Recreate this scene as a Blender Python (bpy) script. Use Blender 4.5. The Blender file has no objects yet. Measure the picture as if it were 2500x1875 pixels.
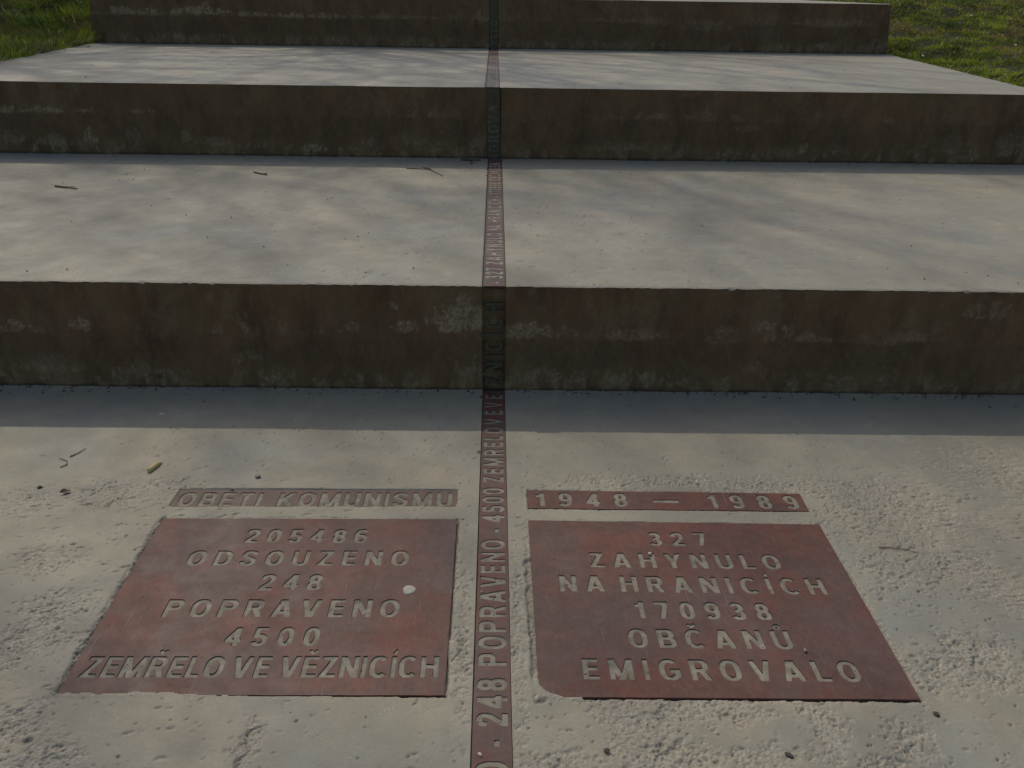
import bpy, math, json
import numpy as np
from mathutils import Vector, Matrix

# ------------------------------------------------------------------ camera, light, exposure
sc = bpy.context.scene
col = sc.collection
cam = bpy.data.cameras.new('camera')
cam.sensor_fit = 'HORIZONTAL'; cam.sensor_width = 36.0
cam.lens = 36.0 * 2000 / 2500
cam.clip_start = 0.05; cam.clip_end = 500
camo = bpy.data.objects.new('camera', cam); col.objects.link(camo)
r = Vector((0.99971285, -0.01979668, 0.01350191)); u = Vector((-0.0035271, 0.43575192, 0.9000599))
f = Vector((0.02370168, 0.89984908, -0.43555697))
camo.matrix_world = Matrix(((r.x, u.x, -f.x, 0), (r.y, u.y, -f.y, 0), (r.z, u.z, -f.z, 1.5), (0, 0, 0, 1)))
sc.camera = camo

SUN_EL, SUN_AZ = 48.0, -30.0          # azimuth measured from +Y, clockwise; the sun stands behind the steps, to the left
world = bpy.data.worlds.new('World'); sc.world = world; world.use_nodes = True
wn = world.node_tree.nodes; wl = world.node_tree.links
sky = wn.new('ShaderNodeTexSky'); sky.sky_type = 'NISHITA'; sky.sun_disc = False
sky.sun_elevation = math.radians(SUN_EL); sky.sun_rotation = math.radians(SUN_AZ)
wl.new(sky.outputs[0], wn['Background'].inputs[0]); wn['Background'].inputs[1].default_value = 0.15; sky.dust_density = 2.6; sky.air_density = 1.0; sky.ozone_density = .6
sun = bpy.data.lights.new('sun', 'SUN'); sun.energy = 2.12; sun.angle = math.radians(0.53); sun.color = (1.0, 0.925, 0.79)
suno = bpy.data.objects.new('sun', sun); col.objects.link(suno)
el, az = math.radians(SUN_EL), math.radians(SUN_AZ)
SD = Vector((math.sin(az) * math.cos(el), math.cos(az) * math.cos(el), math.sin(el)))
suno.rotation_euler = SD.to_track_quat('Z', 'Y').to_euler()
suno.location = SD * 30
sc.view_settings.view_transform = 'Standard'; sc.view_settings.look = 'None'
sc.view_settings.exposure = -0.38; sc.view_settings.gamma = 1.0; sc.view_settings.use_curve_mapping = False

# ------------------------------------------------------------------ helpers
RNG = np.random.default_rng(11)
LAT = RNG.random((257, 257)).astype(np.float32); LAT[256] = LAT[0]; LAT[:, 256] = LAT[:, 0]
def vnoise(x, y, s, seed=0):
    x = x / s + seed * 17.37 + 500; y = y / s + seed * 9.71 + 500
    xi = np.floor(x).astype(np.int64); yi = np.floor(y).astype(np.int64)
    fx = x - xi; fy = y - yi
    fx = fx * fx * (3 - 2 * fx); fy = fy * fy * (3 - 2 * fy)
    xi &= 255; yi &= 255
    a = LAT[xi, yi]; b = LAT[xi + 1, yi]; c = LAT[xi, yi + 1]; d = LAT[xi + 1, yi + 1]
    return (a + (b - a) * fx) * (1 - fy) + (c + (d - c) * fx) * fy
def fbm(x, y, s, n=4, seed=0, g=0.5):
    t = 0; a = 1.0; w = 0
    for i in range(n):
        # every octave is turned a little, so that the lattice does not show
        c, sn = math.cos(i * 1.1 + .4), math.sin(i * 1.1 + .4)
        t = t + a * vnoise(x * c - y * sn, x * sn + y * c, s / 2 ** i, seed + i * 3); w += a; a *= g
    return t / w
def sst(a, b, x):
    t = np.clip((x - a) / (b - a), 0, 1); return t * t * (3 - 2 * t)

def grid_mesh(name, X, Y, Z, attrs=None, keep=None):
    ny, nx = X.shape
    me = bpy.data.meshes.new(name)
    co = np.stack([X, Y, Z], -1).astype(np.float32).reshape(-1)
    i = np.arange(ny * nx).reshape(ny, nx)
    q = np.stack([i[:-1, :-1], i[:-1, 1:], i[1:, 1:], i[1:, :-1]], -1).reshape(-1, 4)
    if keep is not None: q = q[keep.reshape(-1)]
    me.vertices.add(nx * ny); me.vertices.foreach_set('co', co)
    me.loops.add(q.size); me.loops.foreach_set('vertex_index', q.reshape(-1).astype(np.int32))
    me.polygons.add(len(q)); me.polygons.foreach_set('loop_start', np.arange(0, q.size, 4, dtype=np.int32))
    me.update(calc_edges=True)
    me.polygons.foreach_set('use_smooth', np.ones(len(q), bool))
    for k, v in (attrs or {}).items():
        a = me.attributes.new(k, 'FLOAT', 'POINT'); a.data.foreach_set('value', np.asarray(v, np.float32).reshape(-1))
    return me

def link(name, me, mat=None, parent=None, kind=None, loc=None):
    o = bpy.data.objects.new(name, me); col.objects.link(o)
    if mat is not None and me is not None and not me.materials: me.materials.append(mat)
    if parent is not None: o.parent = parent
    if kind: o['kind'] = kind
    if loc is not None: o.location = loc
    return o
def tag(o, label=None, cat=None, group=None, kind=None):
    if label: o['label'] = label
    if cat: o['category'] = cat
    if group: o['group'] = group
    if kind: o['kind'] = kind
    return o
def mesh_py(name, v, fcs, smooth=False):
    me = bpy.data.meshes.new(name); me.from_pydata([tuple(p) for p in v], [], [tuple(q) for q in fcs]); me.update()
    if smooth: me.polygons.foreach_set('use_smooth', np.ones(len(me.polygons), bool))
    return me
def quad_arrays(name, V, Q, colors=None, smooth=False):
    me = bpy.data.meshes.new(name)
    me.vertices.add(len(V)); me.vertices.foreach_set('co', V.astype(np.float32).reshape(-1))
    k = Q.shape[1]
    me.loops.add(Q.size); me.loops.foreach_set('vertex_index', Q.reshape(-1).astype(np.int32))
    me.polygons.add(len(Q)); me.polygons.foreach_set('loop_start', np.arange(0, Q.size, k, dtype=np.int32))
    me.update(calc_edges=True)
    if smooth: me.polygons.foreach_set('use_smooth', np.ones(len(Q), bool))
    if colors is not None:
        a = me.color_attributes.new('tint', 'FLOAT_COLOR', 'POINT')
        c4 = np.ones((len(V), 4), np.float32); c4[:, :3] = colors; a.data.foreach_set('color', c4.reshape(-1))
    return me

# ------------------------------------------------------------------ materials
class NT:
    def __init__(s, name):
        s.m = bpy.data.materials.new(name); s.m.use_nodes = True
        s.n = s.m.node_tree.nodes; s.l = s.m.node_tree.links; s.b = s.n['Principled BSDF']
        s.tc = s.n.new('ShaderNodeTexCoord').outputs['Object']
    def put(s, sock, v):
        if v is None: return
        if hasattr(v, 'links') or isinstance(v, bpy.types.NodeSocket): s.l.new(v, sock)
        else:
            if isinstance(v, (tuple, list)) and len(v) == 3 and sock.type == 'RGBA': v = (*v, 1)
            sock.default_value = v
    def mapping(s, scale=(1, 1, 1), loc=(0, 0, 0), rot=(0, 0, 0)):
        m = s.n.new('ShaderNodeMapping'); m.inputs['Scale'].default_value = scale; m.inputs['Location'].default_value = loc
        m.inputs['Rotation'].default_value = rot
        s.l.new(s.tc, m.inputs['Vector']); return m.outputs[0]
    def noise(s, scale, detail=4, rough=.55, vec=None, dist=0):
        t = s.n.new('ShaderNodeTexNoise'); s.l.new(vec or s.tc, t.inputs['Vector'])
        t.inputs['Scale'].default_value = scale; t.inputs['Detail'].default_value = detail
        t.inputs['Roughness'].default_value = rough; t.inputs['Distortion'].default_value = dist
        return t.outputs['Fac']
    def vor(s, scale, vec=None, feat='F1', out='Distance', rnd=1):
        t = s.n.new('ShaderNodeTexVoronoi'); t.feature = feat; s.l.new(vec or s.tc, t.inputs['Vector'])
        t.inputs['Scale'].default_value = scale; t.inputs['Randomness'].default_value = rnd
        return t.outputs[out]
    def ramp(s, fac, *stops):
        t = s.n.new('ShaderNodeValToRGB'); e = t.color_ramp.elements
        while len(e) < len(stops): e.new(0.5)
        for k, (p, c) in zip(e, stops):
            k.position = p; k.color = (*c, 1) if isinstance(c, tuple) else (c, c, c, 1)
        s.l.new(fac, t.inputs[0]); return t.outputs[0]
    def mix(s, fac, a, b, mode='MIX'):
        t = s.n.new('ShaderNodeMix'); t.data_type = 'RGBA'; t.blend_type = mode
        s.put(t.inputs[0], fac); s.put(t.inputs[6], a); s.put(t.inputs[7], b); return t.outputs[2]
    def math(s, op, a, b=0.0, c=None):
        t = s.n.new('ShaderNodeMath'); t.operation = op; s.put(t.inputs[0], a); s.put(t.inputs[1], b)
        if c is not None: s.put(t.inputs[2], c)
        return t.outputs[0]
    def attr(s, name, out='Fac'):
        t = s.n.new('ShaderNodeAttribute'); t.attribute_name = name; return t.outputs[out]
    def sep(s):
        t = s.n.new('ShaderNodeSeparateXYZ'); s.l.new(s.tc, t.inputs[0]); return t.outputs
    def bump(s, h, strength=.5, dist=.001, normal=None):
        t = s.n.new('ShaderNodeBump'); s.l.new(h, t.inputs['Height'])
        t.inputs['Strength'].default_value = strength; t.inputs['Distance'].default_value = dist
        if normal is not None: s.l.new(normal, t.inputs['Normal'])
        return t.outputs[0]
    def fin(s, color, rough=.8, normal=None, spec=None, metal=None):
        s.put(s.b.inputs['Base Color'], color); s.put(s.b.inputs['Roughness'], rough)
        if normal is not None: s.l.new(normal, s.b.inputs['Normal'])
        if spec is not None: s.put(s.b.inputs['Specular IOR Level'], spec)
        if metal is not None: s.put(s.b.inputs['Metallic'], metal)
        return s.m

def mat_concrete():
    t = NT('weathered_concrete')
    c = t.ramp(t.noise(1.3, 5, .6), (.30, (.272, .244, .174)), (.50, (.318, .287, .205)), (.72, (.365, .329, .237)))
    # cool greenish and warm patches of old cement
    c = t.mix(t.ramp(t.noise(2.6, 4, .6, t.mapping(loc=(3, 8, 1)), .4), (.5, 0.0), (.66, .6)), c, (.262, .270, .232))
    c = t.mix(t.ramp(t.noise(1.7, 4, .6, t.mapping(loc=(13, 2, 5)), .6), (.50, 0.0), (.68, .55)), c, (.40, .335, .235))
    c = t.mix(t.ramp(t.noise(9, 5, .7), (.35, .45), (.6, 0.0)), c, (.225, .205, .162), 'MIX')
    c = t.mix(t.ramp(t.noise(130, 3, .6), (.35, .25), (.6, 0.0)), c, (.20, .18, .14))
    rough = t.attr('rough')
    broken = t.ramp(t.noise(70, 4, .65), (.3, (.24, .205, .15)), (.5, (.345, .30, .225)), (.72, (.45, .405, .32)))
    c = t.mix(t.math('MULTIPLY', rough, .6), c, broken)
    # small pale aggregate grains and dark specks
    grain = t.ramp(t.vor(95), (.10, 1.0), (.17, 0.0))
    grain = t.math('MULTIPLY', grain, t.ramp(t.noise(7, 3), (.5, 0.0), (.68, .75)))
    c = t.mix(grain, c, (.56, .53, .45))
    speck = t.ramp(t.vor(42, t.mapping(loc=(4, 7, 0))), (.045, 1.0), (.075, 0.0))
    speck = t.math('MULTIPLY', speck, t.ramp(t.noise(5, 2, .5, t.mapping(loc=(1, 1, 1))), (.45, 0.0), (.6, .7)))
    c = t.mix(speck, c, (.075, .062, .048))
    cell = t.vor(170, None, 'F1', 'Color')
    c = t.mix(t.math('MULTIPLY', rough, .5), c, t.mix(.75, c, t.ramp(cell, (.1, (.14, .12, .085)), (.5, (.34, .30, .22)), (.9, (.60, .55, .44)))))
    h = t.math('ADD', t.math('MULTIPLY', t.noise(260, 4, .65), .5), t.math('MULTIPLY', t.noise(60, 4, .6), 1.0))
    rh = t.math('MULTIPLY', rough, t.math('SUBTRACT', t.noise(170, 3, .7), t.vor(120)))
    b1 = t.bump(h, .4, .0013)
    return t.fin(c, t.ramp(t.noise(8, 3), (.3, .62), (.7, .85)), t.bump(rh, .8, .004, b1), .35)

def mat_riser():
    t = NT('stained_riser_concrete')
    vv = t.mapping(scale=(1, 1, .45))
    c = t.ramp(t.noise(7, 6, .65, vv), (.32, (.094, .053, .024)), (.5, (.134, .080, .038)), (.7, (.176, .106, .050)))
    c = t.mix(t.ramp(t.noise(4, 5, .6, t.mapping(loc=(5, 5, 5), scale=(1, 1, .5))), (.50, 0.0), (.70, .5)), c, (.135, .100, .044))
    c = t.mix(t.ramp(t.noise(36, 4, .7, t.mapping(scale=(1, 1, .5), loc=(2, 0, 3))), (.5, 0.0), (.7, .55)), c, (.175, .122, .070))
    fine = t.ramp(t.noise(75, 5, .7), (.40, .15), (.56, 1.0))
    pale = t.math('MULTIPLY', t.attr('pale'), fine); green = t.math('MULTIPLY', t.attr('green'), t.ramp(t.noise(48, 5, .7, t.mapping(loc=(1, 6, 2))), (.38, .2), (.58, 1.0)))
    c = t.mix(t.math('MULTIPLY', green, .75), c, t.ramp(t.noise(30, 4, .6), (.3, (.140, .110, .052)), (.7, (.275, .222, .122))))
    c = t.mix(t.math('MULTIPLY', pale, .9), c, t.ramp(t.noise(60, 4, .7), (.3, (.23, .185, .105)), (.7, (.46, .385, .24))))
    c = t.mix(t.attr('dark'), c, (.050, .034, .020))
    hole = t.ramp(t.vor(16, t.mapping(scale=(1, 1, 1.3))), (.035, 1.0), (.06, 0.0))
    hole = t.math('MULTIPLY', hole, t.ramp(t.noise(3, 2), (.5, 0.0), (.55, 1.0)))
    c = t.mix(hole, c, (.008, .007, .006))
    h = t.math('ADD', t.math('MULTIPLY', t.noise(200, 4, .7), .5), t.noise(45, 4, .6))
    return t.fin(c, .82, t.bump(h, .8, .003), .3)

def mat_bronze(name='red_brown_bronze', dusty=0.0, dc=(.135, .100, .070)):
    t = NT(name)
    c = t.ramp(t.noise(6, 6, .62, None, .5), (.30, (.096, .050, .036)), (.48, (.134, .052, .034)), (.60, (.170, .052, .031)), (.76, (.176, .064, .038)))
    c = t.mix(t.ramp(t.noise(4.2, 5, .6, t.mapping(loc=(7, 1, 2)), .3), (.45, 0.0), (.66, .8)), c, (.098, .060, .048))
    c = t.mix(t.ramp(t.noise(2.1, 4, .6, t.mapping(loc=(2, 9, 4)), .3), (.48, 0.0), (.64, .6)), c, (.122, .090, .080))  # grey-mauve patches: sky sheen on the bronze, painted into the colour
    c = t.mix(t.ramp(t.noise(38, 5, .7), (.4, 0.0), (.75, .45)), c, (.175, .115, .085))
    c = t.mix(t.ramp(t.noise(90, 3, .7, t.mapping(scale=(1, .5, 1))), (.42, 0.0), (.7, .26)), c, (.205, .140, .102))
    c = t.mix(t.ramp(t.noise(17, 5, .75, t.mapping(loc=(4, 4, 4))), (.40, .35), (.6, 0.0)), c, (.075, .045, .038))
    if dusty: c = t.mix(t.ramp(t.noise(16, 5, .65, t.mapping(loc=(6, 2, 0))), (.35, dusty * .5), (.65, dusty)), c, dc)
    for k, (rz, lx) in enumerate(((.5, 3), (1.35, 9), (-.7, 5))):
        w = t.noise(3.2, 2, .5, t.mapping(scale=(40, 1.3, 1), rot=(0, 0, rz), loc=(lx, lx, 0)))
        s = t.math('MULTIPLY', t.ramp(w, (.715, 0.0), (.735, 1.0)), t.ramp(t.noise(6, 3, .5, t.mapping(loc=(lx, 3, 1))), (.5, 0.0), (.62, .4)))
        c = t.mix(s, c, (.30, .235, .19))
    r_ = t.ramp(t.noise(14, 4, .6), (.3, .52), (.7, .68))
    h = t.math('ADD', t.noise(220, 4, .6), t.math('MULTIPLY', t.noise(25, 4, .6), 1.2))
    return t.fin(c, r_, t.bump(h, .25, .0009), .24)

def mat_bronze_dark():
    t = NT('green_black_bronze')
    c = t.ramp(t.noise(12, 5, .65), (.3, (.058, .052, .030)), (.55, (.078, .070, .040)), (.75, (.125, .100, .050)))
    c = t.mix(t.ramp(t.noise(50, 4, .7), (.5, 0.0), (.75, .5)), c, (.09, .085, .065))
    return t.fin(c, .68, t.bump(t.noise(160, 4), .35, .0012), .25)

def mat_mortar(name='letter_infill', cc=((.165, .148, .108), (.245, .218, .160), (.325, .288, .215))):
    t = NT(name)
    c = t.ramp(t.noise(30, 5, .65), (.32, cc[0]), (.5, cc[1]), (.68, cc[2]))
    c = t.mix(t.ramp(t.noise(55, 3, .6, t.mapping(loc=(2, 2, 2))), (.58, 0.0), (.66, .6)), c, (.17, .19, .16))
    hole = t.ramp(t.vor(70), (.11, 1.0), (.17, 0.0))
    hole = t.math('MULTIPLY', hole, t.ramp(t.noise(14, 2, .5, t.mapping(loc=(3, 3, 0))), (.47, 0.0), (.53, 1.0)))
    c = t.mix(hole, c, (.04, .034, .028))
    h = t.math('SUBTRACT', t.noise(110, 4, .65), t.math('MULTIPLY', hole, 1.5))
    return t.fin(c, .85, t.bump(h, .6, .0016), .3)

def mat_grass():
    t = NT('grass_blades')
    c = t.attr('tint', 'Color')
    m = t.fin(c, .55, None, .35)
    tr = t.n.new('ShaderNodeBsdfTranslucent'); t.l.new(c, tr.inputs[0])
    mx = t.n.new('ShaderNodeMixShader'); mx.inputs[0].default_value = .38
    t.l.new(t.b.outputs[0], mx.inputs[1]); t.l.new(tr.outputs[0], mx.inputs[2])
    t.l.new(mx.outputs[0], t.n['Material Output'].inputs[0]); return m

def mat_soil():
    t = NT('grassy_soil')
    c = t.ramp(t.noise(5, 6, .7), (.3, (.028, .024, .012)), (.5, (.040, .045, .014)), (.7, (.065, .052, .026)))
    return t.fin(c, .9, t.bump(t.noise(60, 5, .7), 1, .02), .2)

def mat_simple(name, c0, c1, scale=60, rough=.7, bump=.5, dist=.001, stretch=(1, 1, 1), spec=.4):
    t = NT(name); v = t.mapping(scale=stretch)
    c = t.ramp(t.noise(scale, 4, .65, v), (.3, c0), (.7, c1))
    return t.fin(c, rough, t.bump(t.noise(scale * 2, 4, .6, v), bump, dist), spec)

M_CON = mat_concrete(); M_RIS = mat_riser(); M_BRZ = mat_bronze(); M_BRD = mat_bronze_dark(); M_BRDU = mat_bronze('dusty_bronze', .5, (.110, .080, .056)); M_BRH = mat_bronze('concrete_smeared_bronze', .75, (.145, .115, .083))
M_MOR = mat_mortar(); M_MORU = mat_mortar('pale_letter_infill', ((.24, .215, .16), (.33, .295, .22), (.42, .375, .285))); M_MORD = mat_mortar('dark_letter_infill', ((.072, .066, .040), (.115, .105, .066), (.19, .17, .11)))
M_GRASS = mat_grass(); M_SOIL = mat_soil()
M_TWIG = mat_simple('dark_twig_bark', (.035, .024, .016), (.10, .065, .04), 120, .8, .6, .001)
M_DRY = mat_simple('dry_brown_stem', (.12, .06, .03), (.24, .13, .07), 120, .7)
M_BARK = mat_simple('tree_bark', (.05, .04, .03), (.12, .10, .08), 12, .9, 1, .02, (1, 1, .3))
M_PEB_L = mat_simple('pale_pebble', (.42, .38, .31), (.6, .56, .48), 200, .75)
M_PEB_D = mat_simple('dark_pebble', (.035, .028, .022), (.11, .09, .07), 200, .75)
M_PEB_T = mat_simple('tan_pebble', (.26, .21, .15), (.40, .33, .25), 200, .8)
M_GUM = mat_simple('flattened_gum', (.33, .31, .24), (.44, .42, .33), 90, .7, .6, .001)
M_PAPER = mat_simple('yellow_filter_paper', (.50, .36, .13), (.66, .50, .22), 300, .75)
M_WPAPER = mat_simple('white_paper', (.55, .52, .46), (.7, .67, .6), 300, .75)
M_ASH = mat_simple('charred_tobacco', (.03, .02, .015), (.10, .06, .04), 300, .9)
M_PETAL = mat_simple('white_petals', (.7, .7, .66), (.85, .85, .8), 80, .6)
M_YOLK = mat_simple('yellow_flower_centre', (.6, .42, .04), (.75, .55, .08), 300, .7)
M_LEAF = mat_simple('dead_brown_leaf', (.07, .035, .02), (.15, .075, .04), 60, .7)

# ------------------------------------------------------------------ dimensions (metres; the strip runs along +Y)
Z1, Z2, Z3 = .454, .912, 1.400
def yr1(x): return 3.0395 - .0147 * x          # face of the first, second and third riser
def yr2(x): return 5.672 - .0107 * x
def yr3(x): return 9.420 - .0189 * x
SK = .00245                                    # the strip is laid a little askew
def sx(y, off=0.0): return (y - 2.1) * SK + off
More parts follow.
